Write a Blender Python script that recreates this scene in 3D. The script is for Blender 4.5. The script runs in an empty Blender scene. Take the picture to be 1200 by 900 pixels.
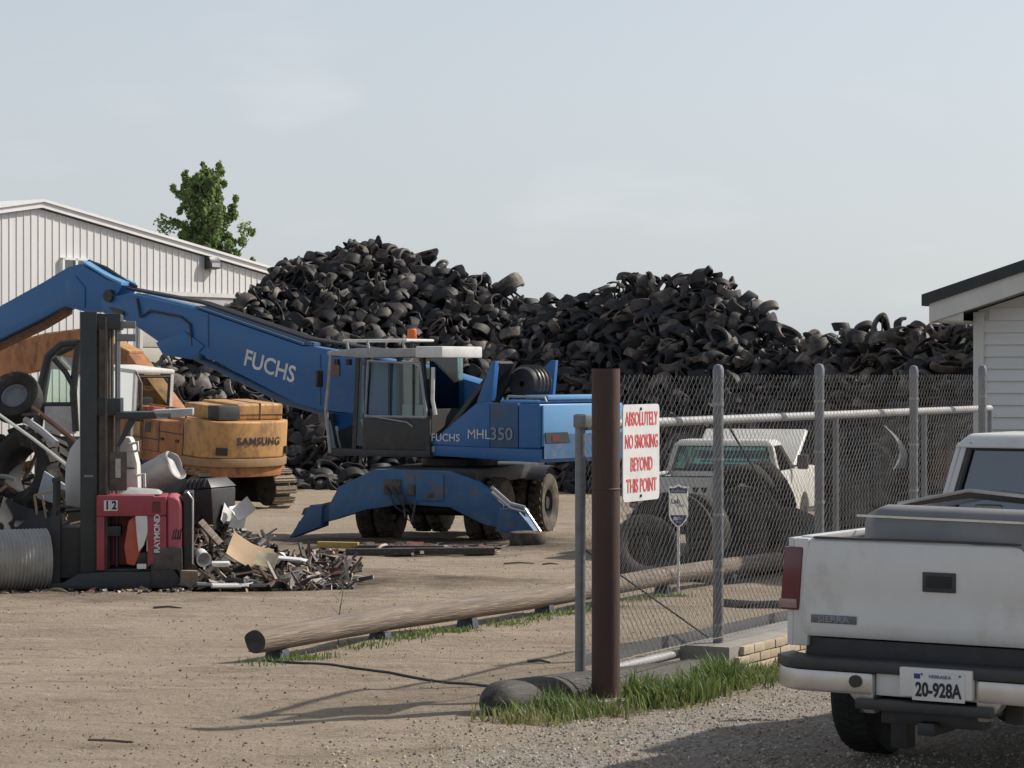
import bpy, bmesh, math, random
import numpy as np
from mathutils import Vector, Matrix, Euler, noise
random.seed(7); np.random.seed(7)
R = math.radians
SC = bpy.context.scene
COL = SC.collection

# ------------------------------------------------------------------ camera, sky, sun, exposure
CAM_H = 2.28
F = 3000.0                                  # focal length in photo pixels (1200 wide)
cam = bpy.data.cameras.new('camera'); camo = bpy.data.objects.new('camera', cam); COL.objects.link(camo)
camo.location = (0, 0, CAM_H); camo.rotation_euler = (R(90) - math.atan(15 / F), 0, 0)
cam.sensor_width = 36; cam.lens = 36 * F / 1200; cam.clip_start = .1; cam.clip_end = 6000
SC.camera = camo
SUN_EL, SUN_AZ = R(39), R(67)     # azimuth measured from +Y towards +X
world = bpy.data.worlds.new('World'); SC.world = world; world.use_nodes = True
wn = world.node_tree; wn.nodes.clear()
sky = wn.nodes.new('ShaderNodeTexSky'); sky.sky_type = 'NISHITA'; sky.sun_disc = False
sky.sun_elevation = SUN_EL; sky.sun_rotation = SUN_AZ
sky.air_density = 1.0; sky.dust_density = 2.0; sky.ozone_density = 1.5; sky.altitude = 300
hsv = wn.nodes.new('ShaderNodeHueSaturation'); hsv.inputs['Saturation'].default_value = .5
veil = wn.nodes.new('ShaderNodeMix'); veil.data_type = 'RGBA'; 
veil.inputs[7].default_value = (5.6, 6.1, 6.6, 1)          # even milky smoke haze over the whole sky
# thin, barely visible cloud wisps
tc = wn.nodes.new('ShaderNodeTexCoord'); mp = wn.nodes.new('ShaderNodeMapping'); mp.inputs['Scale'].default_value = (3, 3, 9)
nz = wn.nodes.new('ShaderNodeTexNoise'); nz.inputs['Scale'].default_value = 3.2; nz.inputs['Detail'].default_value = 6
rp = wn.nodes.new('ShaderNodeMapRange'); rp.inputs[1].default_value = .56; rp.inputs[2].default_value = .8; rp.inputs[4].default_value = .16
cl = wn.nodes.new('ShaderNodeMix'); cl.data_type = 'RGBA'; cl.inputs[7].default_value = (9, 9, 9, 1)
bg = wn.nodes.new('ShaderNodeBackground'); bg.inputs[1].default_value = .122
wo = wn.nodes.new('ShaderNodeOutputWorld')
L = wn.links.new
L(sky.outputs[0], hsv.inputs['Color']); L(hsv.outputs[0], veil.inputs[6]); L(tc.outputs['Generated'], mp.inputs[0])
L(mp.outputs[0], nz.inputs['Vector']); L(nz.outputs[0], rp.inputs[0]); L(rp.outputs[0], cl.inputs[0]); L(veil.outputs[2], cl.inputs[6])
sz = wn.nodes.new('ShaderNodeSeparateXYZ'); L(tc.outputs['Generated'], sz.inputs[0])
h1 = wn.nodes.new('ShaderNodeMath'); h1.operation = 'SUBTRACT'; h1.inputs[0].default_value = 1; h1.use_clamp = True; L(sz.outputs[2], h1.inputs[1])
h2 = wn.nodes.new('ShaderNodeMath'); h2.operation = 'POWER'; h2.inputs[1].default_value = 4; L(h1.outputs[0], h2.inputs[0])
h3 = wn.nodes.new('ShaderNodeMapRange'); h3.inputs[3].default_value = .10; h3.inputs[4].default_value = .62; L(h2.outputs[0], h3.inputs[0]); L(h3.outputs[0], veil.inputs[0])   # smoke haze thickens towards the horizon all round
L(cl.outputs[2], bg.inputs[0]); L(bg.outputs[0], wo.inputs[0])
sd = bpy.data.lights.new('sun', 'SUN'); sd.energy = 5.0; sd.angle = R(1.0); sd.color = (1, .93, .82)
so = bpy.data.objects.new('sun', sd); COL.objects.link(so); so.location = (30, 30, 40)
so.rotation_euler = Vector((-math.sin(SUN_AZ) * math.cos(SUN_EL), -math.cos(SUN_AZ) * math.cos(SUN_EL), -math.sin(SUN_EL))).to_track_quat('-Z', 'Y').to_euler()
SC.view_settings.view_transform = 'Standard'; SC.view_settings.look = 'None'
SC.view_settings.exposure = 0; SC.view_settings.gamma = 1; SC.view_settings.use_curve_mapping = False

# ------------------------------------------------------------------ helpers
def X(px, Y): return (px - 600) / F * Y              # photo column at depth Y -> world x
def Z(py, Y): return CAM_H - (py - 435) * Y / F      # photo row at depth Y -> world z
def gz(y): return -.0211 * (min(max(y, 18), 60) - 18)
def gh(x, y):                                        # uneven dirt
    n = noise.noise(Vector((x * .5, y * .35, 0))) * .035 + noise.noise(Vector((x * 1.7, y * 1.3, 3))) * .018 + noise.noise(Vector((x * 4.1, y * 3.1, 7))) * .010
    n += .014 * math.sin((y * .909 - x * .2) * 3.1 + 2 * noise.noise(Vector((x * .25, y * .25, 9))))
    return gz(y) + n * min(1, max(0, (y - 4) / 6))

class MB:
    def __init__(s): s.v = []; s.f = []
    def add(s, vs, fs):
        o = len(s.v); s.v += [tuple(v) for v in vs]; s.f += [tuple(i + o for i in f) for f in fs]; return s
    def box(s, c, d, rot=None):
        M = rot if rot is not None else Matrix()
        if isinstance(M, (tuple, list)): M = Euler(M).to_matrix()
        c = Vector(c); M = M.to_3x3()
        vs = [c + M @ Vector((d[0] / 2 * i, d[1] / 2 * j, d[2] / 2 * k)) for i in (-1, 1) for j in (-1, 1) for k in (-1, 1)]
        return s.add(vs, [(0, 1, 3, 2), (4, 6, 7, 5), (0, 4, 5, 1), (2, 3, 7, 6), (0, 2, 6, 4), (1, 5, 7, 3)])
    def b2(s, x0, x1, y0, y1, z0, z1): return s.box(((x0 + x1) / 2, (y0 + y1) / 2, (z0 + z1) / 2), (abs(x1 - x0), abs(y1 - y0), abs(z1 - z0)))
    def hexa(s, p): return s.add(p, [(0, 1, 2, 3)[::-1], (4, 5, 6, 7), (0, 1, 5, 4), (1, 2, 6, 5), (2, 3, 7, 6), (3, 0, 4, 7)])
    def prism(s, poly, a0, a1, axis='y'):
        n = len(poly)
        def P(u, w, a): return {'y': (u, a, w), 'x': (a, u, w), 'z': (u, w, a)}[axis]
        vs = [P(u, w, a0) for u, w in poly] + [P(u, w, a1) for u, w in poly]
        ar = sum(poly[i][0] * poly[(i + 1) % n][1] - poly[(i + 1) % n][0] * poly[i][1] for i in range(n))
        fl = (ar > 0) == (axis != 'y')
        fs = [tuple(range(n))[::-1], tuple(range(n, 2 * n))] + [(i, (i + 1) % n, n + (i + 1) % n, n + i) for i in range(n)]
        if (a1 > a0) != fl: fs = [f[::-1] for f in fs]
        return s.add(vs, fs)
    def tube(s, pts, r, n=8, caps=True):
        pts = [Vector(p) for p in pts]; rs = r if isinstance(r, (list, tuple)) else [r] * len(pts)
        vs = []; up = None
        for i, p in enumerate(pts):
            t = (pts[min(i + 1, len(pts) - 1)] - pts[max(i - 1, 0)]).normalized()
            if up is None: up = t.orthogonal().normalized()
            up = (up - t * up.dot(t)); up = up.normalized() if up.length > 1e-5 else t.orthogonal().normalized()
            w = t.cross(up)
            vs += [p + (up * math.cos(2 * math.pi * k / n) + w * math.sin(2 * math.pi * k / n)) * rs[i] for k in range(n)]
        fs = [(i * n + k, i * n + (k + 1) % n, (i + 1) * n + (k + 1) % n, (i + 1) * n + k) for i in range(len(pts) - 1) for k in range(n)]
        if caps: fs += [tuple(range(n))[::-1], tuple(range((len(pts) - 1) * n, len(pts) * n))]
        return s.add(vs, fs)
    def lathe(s, prof, n=24, axis='z', c=(0, 0, 0), closed=False, a0=0, a1=2 * math.pi, caps=False):
        full = abs(a1 - a0 - 2 * math.pi) < 1e-6; m = n if full else n + 1; k = len(prof); vs = []
        for i in range(m):
            a = a0 + (a1 - a0) * i / n
            for r, h in prof:
                u, w = r * math.cos(a), r * math.sin(a)
                p = {'z': (u, w, h), 'x': (h, u, w), 'y': (w, h, u)}[axis]; vs.append((p[0] + c[0], p[1] + c[1], p[2] + c[2]))
        fs = []
        for i in range(n):
            j = (i + 1) % m
            for q in range(k if closed else k - 1):
                w = (q + 1) % k; fs.append((i * k + q, j * k + q, j * k + w, i * k + w))
        if caps and not full: fs += [tuple(range(k)), tuple(range((m - 1) * k, m * k))[::-1]]
        return s.add(vs, fs)
    def warp(s, fn): s.v = [tuple(fn(Vector(v))) for v in s.v]; return s
    def mesh(s, name, mat, bevel=0, smooth=None, seg=2):
        me = bpy.data.meshes.new(name); me.from_pydata(s.v, [], s.f)
        bm = bmesh.new(); bm.from_mesh(me)
        bmesh.ops.recalc_face_normals(bm, faces=bm.faces)
        if bevel:
            es = [e for e in bm.edges if len(e.link_faces) == 2 and e.calc_face_angle(0) > .5]
            bmesh.ops.bevel(bm, geom=es, offset=bevel, segments=seg, affect='EDGES', clamp_overlap=True, profile=.6)
        bm.to_mesh(me); bm.free()
        sm = smooth if smooth is not None else (R(40) if True else 0)
        if sm:
            me.shade_smooth()
            me.set_sharp_from_angle(angle=sm)
        if mat: me.materials.append(mat)
        return me
    def build(s, name, mat, parent=None, bevel=0, smooth=None, loc=None, rot=None, seg=2):
        return link(name, s.mesh(name, mat, bevel, smooth, seg), parent, loc, rot)

def link(name, me, parent=None, loc=None, rot=None):
    o = bpy.data.objects.new(name, me); COL.objects.link(o)
    if parent: o.parent = parent
    if loc is not None: o.location = loc
    if rot is not None: o.rotation_euler = rot
    return o
def empty(name, loc=(0, 0, 0), rz=0, rot=None):
    o = bpy.data.objects.new(name, None); COL.objects.link(o); o.location = loc; o.rotation_euler = rot or (0, 0, rz); o.empty_display_size = .2
    return o
def tag(o, label, cat, group=None, kind=None):
    o['label'] = label
    if cat: o['category'] = cat
    if group: o['group'] = group
    if kind: o['kind'] = kind
    return o
def struct(o): o['kind'] = 'structure'; return o
def stuff(o): o['kind'] = 'stuff'; return o
def text(name, s, size, mat, parent, loc, rot=(R(90), 0, 0), sx=1, bold=0, ext=.002, shear=0, align='CENTER', space=1):
    c = bpy.data.curves.new(name, 'FONT'); c.body = s; c.size = size; c.extrude = ext; c.offset = bold; c.shear = shear
    c.align_x = align; c.align_y = 'CENTER'; c.resolution_u = 3; c.space_character = space
    t = bpy.data.objects.new(name, c); COL.objects.link(t)
    bpy.context.view_layer.update()
    me = bpy.data.meshes.new_from_object(t.evaluated_get(bpy.context.evaluated_depsgraph_get()))
    bpy.data.objects.remove(t); me.materials.clear(); me.materials.append(mat)
    o = link(name, me, parent, loc, rot); o.scale = (sx, 1, 1)
    return o

# ------------------------------------------------------------------ materials
def mat(name, col, rough=.6, metal=0, col2=None, scale=4, amt=.35, spec=.5, bump=0, bscale=60, dirt=None, dirt_amt=.0, dscale=2.5, streak=None, coat=0):
    """painted / metal / plastic surface with tonal variation, patches of dirt of their own shape and a fine relief"""
    m = bpy.data.materials.new(name); m.use_nodes = True; t = m.node_tree; N = t.nodes; l = t.links.new
    b = N['Principled BSDF']; b.inputs['Roughness'].default_value = rough; b.inputs['Metallic'].default_value = metal
    b.inputs['Specular IOR Level'].default_value = spec
    if coat: b.inputs['Coat Weight'].default_value = coat; b.inputs['Coat Roughness'].default_value = .15
    co = N.new('ShaderNodeTexCoord'); mp = N.new('ShaderNodeMapping'); l(co.outputs['Object'], mp.inputs[0])
    if streak: mp.inputs['Scale'].default_value = streak
    n1 = N.new('ShaderNodeTexNoise'); n1.inputs['Scale'].default_value = scale; n1.inputs['Detail'].default_value = 8; n1.inputs['Roughness'].default_value = .65
    l(mp.outputs[0], n1.inputs['Vector'])
    r1 = N.new('ShaderNodeMapRange'); r1.inputs[1].default_value = .35; r1.inputs[2].default_value = .7; r1.inputs[4].default_value = 1; l(n1.outputs[0], r1.inputs[0])
    mx = N.new('ShaderNodeMix'); mx.data_type = 'RGBA'
    c2 = col2 or tuple(c * (1 - amt) for c in col)
    mx.inputs[6].default_value = (*col, 1); mx.inputs[7].default_value = (*c2, 1); l(r1.outputs[0], mx.inputs[0])
    out = mx.outputs[2]
    if dirt:
        n2 = N.new('ShaderNodeTexNoise'); n2.inputs['Scale'].default_value = dscale; n2.inputs['Detail'].default_value = 10; n2.inputs['Roughness'].default_value = .72
        l(mp.outputs[0], n2.inputs['Vector'])
        r2 = N.new('ShaderNodeMapRange'); r2.inputs[1].default_value = .66 - dirt_amt * .4; r2.inputs[2].default_value = .76 - dirt_amt * .25; l(n2.outputs[0], r2.inputs[0])
        m2 = N.new('ShaderNodeMix'); m2.data_type = 'RGBA'; l(out, m2.inputs[6]); m2.inputs[7].default_value = (*dirt, 1); l(r2.outputs[0], m2.inputs[0]); out = m2.outputs[2]
        rr = N.new('ShaderNodeMapRange'); rr.inputs[3].default_value = rough; rr.inputs[4].default_value = .9; l(r2.outputs[0], rr.inputs[0]); l(rr.outputs[0], b.inputs['Roughness'])
    l(out, b.inputs['Base Color'])
    if bump:
        n3 = N.new('ShaderNodeTexNoise'); n3.inputs['Scale'].default_value = bscale; n3.inputs['Detail'].default_value = 6
        l(mp.outputs[0], n3.inputs['Vector'])
        bp = N.new('ShaderNodeBump'); bp.inputs['Strength'].default_value = 1; bp.inputs['Distance'].default_value = bump; l(n3.outputs[0], bp.inputs['Height']); l(bp.outputs[0], b.inputs['Normal'])
    return m
def glass(name, tint=(.75, .85, .8), rough=.03, mixf=.12):
    m = bpy.data.materials.new(name); m.use_nodes = True; t = m.node_tree; N = t.nodes; l = t.links.new; N.remove(N['Principled BSDF'])
    tr = N.new('ShaderNodeBsdfTransparent'); tr.inputs[0].default_value = (*tint, 1)
    gl = N.new('ShaderNodeBsdfGlossy'); gl.inputs['Roughness'].default_value = rough; gl.inputs[0].default_value = (.9, .95, 1, 1)
    fr = N.new('ShaderNodeFresnel'); fr.inputs[0].default_value = 1.5
    ad = N.new('ShaderNodeMath'); ad.operation = 'ADD'; ad.inputs[1].default_value = mixf; l(fr.outputs[0], ad.inputs[0])
    mx = N.new('ShaderNodeMixShader'); l(ad.outputs[0], mx.inputs[0]); l(tr.outputs[0], mx.inputs[1]); l(gl.outputs[0], mx.inputs[2])
    l(mx.outputs[0], N['Material Output'].inputs[0]); return m
DUST = (.33, .27, .20)
M = dict(
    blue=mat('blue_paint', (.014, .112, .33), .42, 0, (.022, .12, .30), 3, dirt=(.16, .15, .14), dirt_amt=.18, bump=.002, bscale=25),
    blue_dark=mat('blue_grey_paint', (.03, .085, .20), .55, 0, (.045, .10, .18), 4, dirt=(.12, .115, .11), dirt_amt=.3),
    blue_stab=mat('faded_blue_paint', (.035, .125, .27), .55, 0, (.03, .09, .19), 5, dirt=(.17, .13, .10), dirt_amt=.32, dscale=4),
    blue_sunlit=mat('sunlit_blue_paint', (.10, .28, .55), .5, 0, (.13, .29, .50), 3, dirt=(.22, .2, .18), dirt_amt=.2),  # sunlight on the rear and top panels, put into a lighter blue
    navy=mat('dark_paint_and_shade', (.03, .032, .035), .6, 0, (.05, .045, .04), 5, dirt=(.13, .1, .08), dirt_amt=.3),  # dark cab paint; on the boom bracket its shade is in the colour
    black=mat('black_steel', (.016, .017, .02), .5, 0, (.035, .035, .037), 6, dirt=(.12, .10, .085), dirt_amt=.15),
    black_plastic=mat('black_plastic', (.022, .023, .026), .45, 0, (.04, .04, .042), 8),
    dark=mat('dark_interior', (.02, .021, .022), .7),
    grease=mat('greasy_metal', (.05, .048, .045), .5, .3, (.12, .1, .085), 7),
    bumper=mat('worn_chrome_bumper', (.56, .54, .51), .32, .75, (.45, .43, .40), 5, dirt=(.3, .26, .22), dirt_amt=.15),
    chrome=mat('bright_metal', (.62, .63, .64), .28, 1, (.5, .5, .5), 9),
    galv=mat('galvanised_steel', (.20, .21, .225), .45, .4, (.15, .155, .165), 14, dirt=(.2, .15, .11), dirt_amt=.05),
    wire=mat('galvanised_wire', (.34, .34, .335), .5, .3, (.22, .205, .19), 6),
    grey_pipe=mat('grey_painted_pipe', (.36, .36, .37), .5, 0, (.25, .25, .26), 6, dirt=(.2, .16, .12), dirt_amt=.15),
    rust=mat('brown_rusted_pipe', (.045, .026, .024), .72, 0, (.07, .036, .028), 5, streak=(1, 1, .25), dirt=(.16, .075, .045), dirt_amt=.12, bump=.003, bscale=40),
    rusty=mat('rusty_scrap', (.14, .065, .035), .8, 0, (.07, .04, .03), 7, dirt=(.25, .2, .16), dirt_amt=.2),
    white=mat('white_car_paint', (.62, .62, .61), .33, 0, (.56, .56, .55), 2.5, coat=.3, dirt=(.47, .435, .39), dirt_amt=.30, dscale=1.3, bump=.004, bscale=1.6),
    white_dusty=mat('dusty_white_car_paint', (.60, .60, .58), .45, 0, (.50, .48, .44), 3, dirt=(.36, .31, .25), dirt_amt=.3, dscale=2.2),
    white_metal=mat('white_siding_metal', (.66, .66, .65), .5, 0, (.58, .58, .57), .6, streak=(3, 3, .35), dirt=(.45, .42, .38), dirt_amt=.08, dscale=1),
    roof_white=mat('white_roof_trim', (.74, .74, .74), .5, 0, (.66, .66, .66), 1),
    siding=mat('white_lap_siding', (.64, .65, .64), .6, 0, (.57, .58, .58), 1.3, streak=(.4, 1, 3), dirt=(.45, .44, .40), dirt_amt=.1),
    trim=mat('white_trim_board', (.62, .62, .6), .6, 0, (.52, .52, .5), 3, streak=(1, 1, .3)),
    soffit=mat('soffit_board', (.52, .5, .46), .7),
    shingle=mat('dark_roof_edge', (.025, .033, .038), .7, 0, (.04, .048, .05), 9),
    garage=mat('cream_door_panel', (.55, .53, .47), .6, 0, (.48, .46, .41), 2),
    plastic_white=mat('white_plastic', (.7, .7, .69), .5, 0, (.58, .57, .54), 5, dirt=(.35, .3, .24), dirt_amt=.12),
    plastic_grey=mat('pale_grey_plastic', (.42, .42, .43), .55, 0, (.32, .31, .30), 6, dirt=(.25, .21, .17), dirt_amt=.2),
    red=mat('faded_red_paint', (.27, .035, .05), .5, 0, (.33, .06, .075), 3, dirt=(.12, .06, .055), dirt_amt=.2),
    red_sunlit=mat('sunlit_red_paint', (.42, .10, .12), .5, 0, (.36, .07, .09), 3, dirt=(.2, .1, .1), dirt_amt=.15),  # light on the rear cover, put into a pinker copy of the red
    orange_pad=mat('orange_red_pad', (.48, .11, .06), .6, 0, (.38, .08, .05), 6),
    tail_red=mat('red_lens', (.115, .008, .016), .2, 0, (.09, .007, .013), 8, coat=.5),
    tail_clear=mat('clear_lens', (.34, .22, .2), .25, coat=.4),
    orange=mat('orange_beacon', (.75, .16, .03), .35),
    yellow=mat('orange_yellow_paint', (.52, .29, .105), .55, 0, (.46, .235, .075), 3, streak=(1, 1, .6), dirt=(.25, .145, .075), dirt_amt=.5, dscale=3.5),
    yellow_rust=mat('rust_stained_yellow_paint', (.40, .17, .055), .65, 0, (.27, .10, .04), 4, streak=(1, 1, .4), dirt=(.14, .07, .04), dirt_amt=.4),
    tan_track=mat('dirt_caked_steel', (.30, .24, .175), .85, 0, (.2, .155, .11), 8, bump=.006, bscale=30),
    tyre=mat('dusty_rubber', (.022, .022, .023), .8, 0, (.05, .045, .04), 5, spec=.25, dirt=(.15, .125, .10), dirt_amt=.2, dscale=3, bump=.003, bscale=50),
    tyre_black=mat('black_rubber', (.017, .017, .018), .75, 0, (.03, .03, .03), 7, spec=.3),
    tyre_mud=mat('mud_caked_rubber', (.055, .048, .042), .9, 0, (.14, .115, .09), 6, spec=.2, dirt=(.23, .18, .13), dirt_amt=.3, dscale=4),
    rim=mat('dull_rim', (.16, .15, .145), .6, .3, (.09, .08, .075), 6),
    wood=mat('weathered_log', (.215, .17, .138), .85, 0, (.10, .08, .065), 3, streak=(9, .5, 9), bump=.014, bscale=9, dirt=(.36, .31, .26), dirt_amt=.25),
    wood_dark=mat('creosoted_log', (.035, .033, .032), .75, 0, (.08, .07, .062), 3, streak=(9, .5, 9), bump=.006, bscale=14, dirt=(.2, .175, .15), dirt_amt=.2),
    log_end=mat('dark_log_end', (.03, .035, .042), .8, 0, (.06, .055, .05), 12),
    timber=mat('bare_timber', (.46, .34, .21), .8, 0, (.34, .24, .14), 4, streak=(2, 2, 12)),
    card=mat('cardboard', (.52, .38, .25), .9, 0, (.44, .31, .2), 3),
    brick=mat('tan_brick', (.43, .35, .25), .85, 0, (.33, .26, .185), 9, bump=.003, bscale=40),
    brick2=mat('buff_brick', (.50, .42, .31), .85, 0, (.38, .31, .22), 9, bump=.003, bscale=40),
    concrete=mat('concrete', (.30, .28, .25), .9, 0, (.22, .205, .185), 5, bump=.003, bscale=50),
    letter_red=mat('red_print', (.62, .05, .06), .6, 0, (.66, .16, .16), 30),
    letter_white=mat('white_print', (.72, .73, .74), .6),
    letter_grey=mat('faded_grey_print', (.30, .33, .36), .6, 0, (.16, .2, .25), 12),
    letter_black=mat('black_print', (.02, .02, .022), .6),
    letter_blue=mat('blue_print', (.03, .035, .22), .5),
    sign_white=mat('worn_white_sign', (.66, .66, .66), .5, 0, (.55, .55, .55), 5, dirt=(.45, .42, .4), dirt_amt=.1),
    steel_block=mat('navy_steel_block', (.028, .042, .075), .6, 0, (.05, .05, .055), 5, dirt=(.2, .15, .11), dirt_amt=.1),
    emblem=mat('grey_badge', (.16, .16, .16), .4, .4, (.1, .1, .1), 20),
    bark=mat('bark', (.12, .1, .08), .9),
    pipe_galv=mat('corrugated_galvanised', (.42, .41, .39), .5, .3, (.32, .3, .28), 5, dirt=(.28, .22, .16), dirt_amt=.12),
    glass=glass('cab_glass', (.66, .82, .76), .03, .01),
    glass_green=glass('green_cab_glass', (.66, .86, .72), .03, .12),
    glass_dark=glass('dark_window_glass', (.25, .3, .33), .05, .10),
)
# ------------------------------------------------------------------ ground
def ground_material():
    m = bpy.data.materials.new('dirt_and_gravel'); m.use_nodes = True; t = m.node_tree; N = t.nodes; l = t.links.new
    b = N['Principled BSDF']; b.inputs['Roughness'].default_value = .95; b.inputs['Specular IOR Level'].default_value = .15
    co = N.new('ShaderNodeTexCoord')
    def nz(scale, detail=8, rough=.6, sc=None):
        n = N.new('ShaderNodeTexNoise'); n.inputs['Scale'].default_value = scale; n.inputs['Detail'].default_value = detail; n.inputs['Roughness'].default_value = rough
        if sc:
            mp = N.new('ShaderNodeMapping'); mp.inputs['Scale'].default_value = sc; mp.inputs['Rotation'].default_value = (0, 0, R(-14)); l(co.outputs['Object'], mp.inputs[0]); l(mp.outputs[0], n.inputs['Vector'])
        else: l(co.outputs['Object'], n.inputs['Vector'])
        return n.outputs[0]
    def mr(v, a, c, o0=0, o1=1):
        r = N.new('ShaderNodeMapRange'); r.inputs[1].default_value = a; r.inputs[2].default_value = c; r.inputs[3].default_value = o0; r.inputs[4].default_value = o1; l(v, r.inputs[0]); return r.outputs[0]
    def mix(f, a, c):
        x = N.new('ShaderNodeMix'); x.data_type = 'RGBA'
        if isinstance(f, float): x.inputs[0].default_value = f
        else: l(f, x.inputs[0])
        for i, s in ((6, a), (7, c)):
            if isinstance(s, tuple): x.inputs[i].default_value = (*s, 1)
            else: l(s, x.inputs[i])
        return x.outputs[2]
    def math_(op, a, c):
        x = N.new('ShaderNodeMath'); x.operation = op
        for i, s in enumerate((a, c)):
            if isinstance(s, (int, float)): x.inputs[i].default_value = s
            else: l(s, x.inputs[i])
        return x.outputs[0]
    base = mix(mr(nz(.35, 6), .35, .65), (.40, .328, .250), (.30, .243, .183))
    base = mix(mr(nz(1.0, 8, .65, (.35, 2.2, 1)), .48, .72), base, (.42, .355, .285))      # pale wheel-worn streaks
    base = mix(mr(nz(2.2, 8, .7, (.5, 1.6, 1)), .50, .70), base, (.21, .166, .125))
    base = mix(mr(nz(11, 6, .75), .45, .68, 0, .55), base, (.30, .245, .188))       # darker damp streaks
    base = mix(mr(nz(28, 4, .7), .6, .75, 0, .7), base, (.17, .135, .105))                # clods
    base = mix(mr(nz(40, 3, .6), .62, .74, 0, .6), base, (.52, .46, .38))                 # pale stones
    # grey limestone gravel on the drive outside the gate
    sx = N.new('ShaderNodeSeparateXYZ'); l(co.outputs['Object'], sx.inputs[0])
    side = math_('SUBTRACT', math_('MULTIPLY', sx.outputs[0], .882), math_('MULTIPLY', sx.outputs[1], .47))   # across the fence line
    edge = mr(math_('ADD', side, math_('MULTIPLY', nz(.9, 6), 1.6)), -6.9, -6.0)
    vo = N.new('ShaderNodeTexVoronoi'); vo.inputs['Scale'].default_value = 34; vo.feature = 'F1'; l(co.outputs['Object'], vo.inputs['Vector'])
    vs = N.new('ShaderNodeSeparateColor'); l(vo.outputs['Color'], vs.inputs[0])
    grav = mix(vs.outputs[0], (.22, .20, .18), (.46, .42, .37))
    grav = mix(mr(nz(1.3, 6), .42, .62, 0, .65), grav, (.33, .265, .20))
    base = mix(edge, base, grav)
    # oil-black soil round the scrap
    def blob(cx, cy, rx, ry):
        a = math_('POWER', math_('DIVIDE', math_('SUBTRACT', sx.outputs[0], cx), rx), 2)
        c = math_('POWER', math_('DIVIDE', math_('SUBTRACT', sx.outputs[1], cy), ry), 2)
        return mr(math_('ADD', math_('ADD', a, c), math_('MULTIPLY', nz(.75, 9, .78), 4.2)), 3.1, 1.9)
    oil = math_('MAXIMUM', blob(-4.4, 31.0, 5.0, 3.4), blob(-1.4, 41.0, 5.2, 4.2))
    base = mix(math_('MULTIPLY', oil, .92), base, (.085, .068, .053))
    l(base, b.inputs['Base Color'])
    h = math_('ADD', math_('MULTIPLY', nz(7, 8, .72), .09), math_('MULTIPLY', nz(45, 5, .7), .018))
    vo2 = math_('MULTIPLY', math_('SUBTRACT', 1.0, vo.outputs['Distance']), math_('MULTIPLY', edge, .02))
    h = math_('ADD', h, vo2)
    bp = N.new('ShaderNodeBump'); bp.inputs['Strength'].default_value = .9; bp.inputs['Distance'].default_value = 1; l(h, bp.inputs['Height']); l(bp.outputs[0], b.inputs['Normal'])
    return m
M['ground'] = ground_material()
def make_ground():
    ys = [-300, -60, -15, 0, 4, 6]; y = 6.0
    while y < 75: y += max(.07, .0055 * y); ys.append(y)
    ys += [80, 90, 105, 130, 180, 300, 600, 1500, 5000]
    xs = [-5000, -900, -250, -90, -40, -24] + [-16 + i * .11 for i in range(int(32 / .11) + 1)] + [24, 40, 90, 250, 900, 5000]
    vs = [(x, y, gh(x, y) if abs(x) < 17 and 4 < y < 76 else gz(y)) for y in ys for x in xs]
    n = len(xs); fs = [(j * n + i, j * n + i + 1, (j + 1) * n + i + 1, (j + 1) * n + i) for j in range(len(ys) - 1) for i in range(n - 1)]
    me = bpy.data.meshes.new('ground'); me.from_pydata(vs, [], fs); me.shade_smooth(); me.materials.append(M['ground'])
    struct(link('ground', me))
make_ground()
FD = Vector((.47, .882, 0)).normalized(); FN = Vector((-FD.y, FD.x, 0))      # along / behind the fence
FO = Vector((.643, 17.6, 0))
def fp(t, off, z): return FO + FD * t + FN * off + Vector((0, 0, z))

def stones(name, spots, mat_, lo, hi, label, cat):
    ico = bmesh.new(); bmesh.ops.create_icosphere(ico, subdivisions=1, radius=1)
    bv = np.array([v.co[:] for v in ico.verts]); bf = np.array([[v.index for v in f.verts] for f in ico.faces]); ico.free()
    V = []; Fc = []
    for i, (x, y) in enumerate(spots):
        s = lo + (hi - lo) * random.random() ** 3
        E = np.array(Euler((random.random() * 6, random.random() * 6, random.random() * 6)).to_matrix())
        p = (bv * (1 + (np.random.rand(len(bv), 1) - .5) * .5) * np.array([s, s * random.uniform(.6, 1), s * random.uniform(.4, .8)])) @ E.T
        V.append(p + np.array([x, y, gh(x, y) + s * .15])); Fc.append(bf + i * len(bv))
    me = bpy.data.meshes.new(name); me.from_pydata(np.concatenate(V).tolist(), [], np.concatenate(Fc).tolist()); me.materials.append(mat_)
    return tag(stuff(link(name, me)), label, cat)
def varied(name, a, c, d):
    m = bpy.data.materials.new(name); m.use_nodes = True; N = m.node_tree.nodes; l = m.node_tree.links.new
    g = N.new('ShaderNodeNewGeometry'); cr = N.new('ShaderNodeValToRGB'); e = cr.color_ramp.elements
    e[0].color = (*a, 1); e[1].color = (*d, 1); e.new(.55).color = (*c, 1); l(g.outputs['Random Per Island'], cr.inputs[0]); l(cr.outputs[0], N['Principled BSDF'].inputs['Base Color'])
    N['Principled BSDF'].inputs['Roughness'].default_value = .9; return m
sp = []
while len(sp) < 15000:
    y = random.uniform(14.2, 21); x = random.uniform(-.23, .23) * y
    s = x * .882 - y * .47
    if s + random.uniform(-.5, .5) > -7.9: sp.append((x, y))
stones('gravel', sp, varied('limestone', (.16, .14, .12), (.36, .31, .26), (.58, .54, .48)), .004, .015, 'loose pale limestone gravel strewn outside the gate', 'gravel')
sp = []
while len(sp) < 9000:
    y = 14.5 + 30 * random.random() ** 1.6; sp.append((random.uniform(-.22, .14) * y, y))
stones('dirt_clods', sp, varied('clods', (.11, .088, .066), (.24, .19, .145), (.46, .39, .31)), .003, .014, 'small clods and stones scattered over the yard dirt', 'clods')

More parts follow.
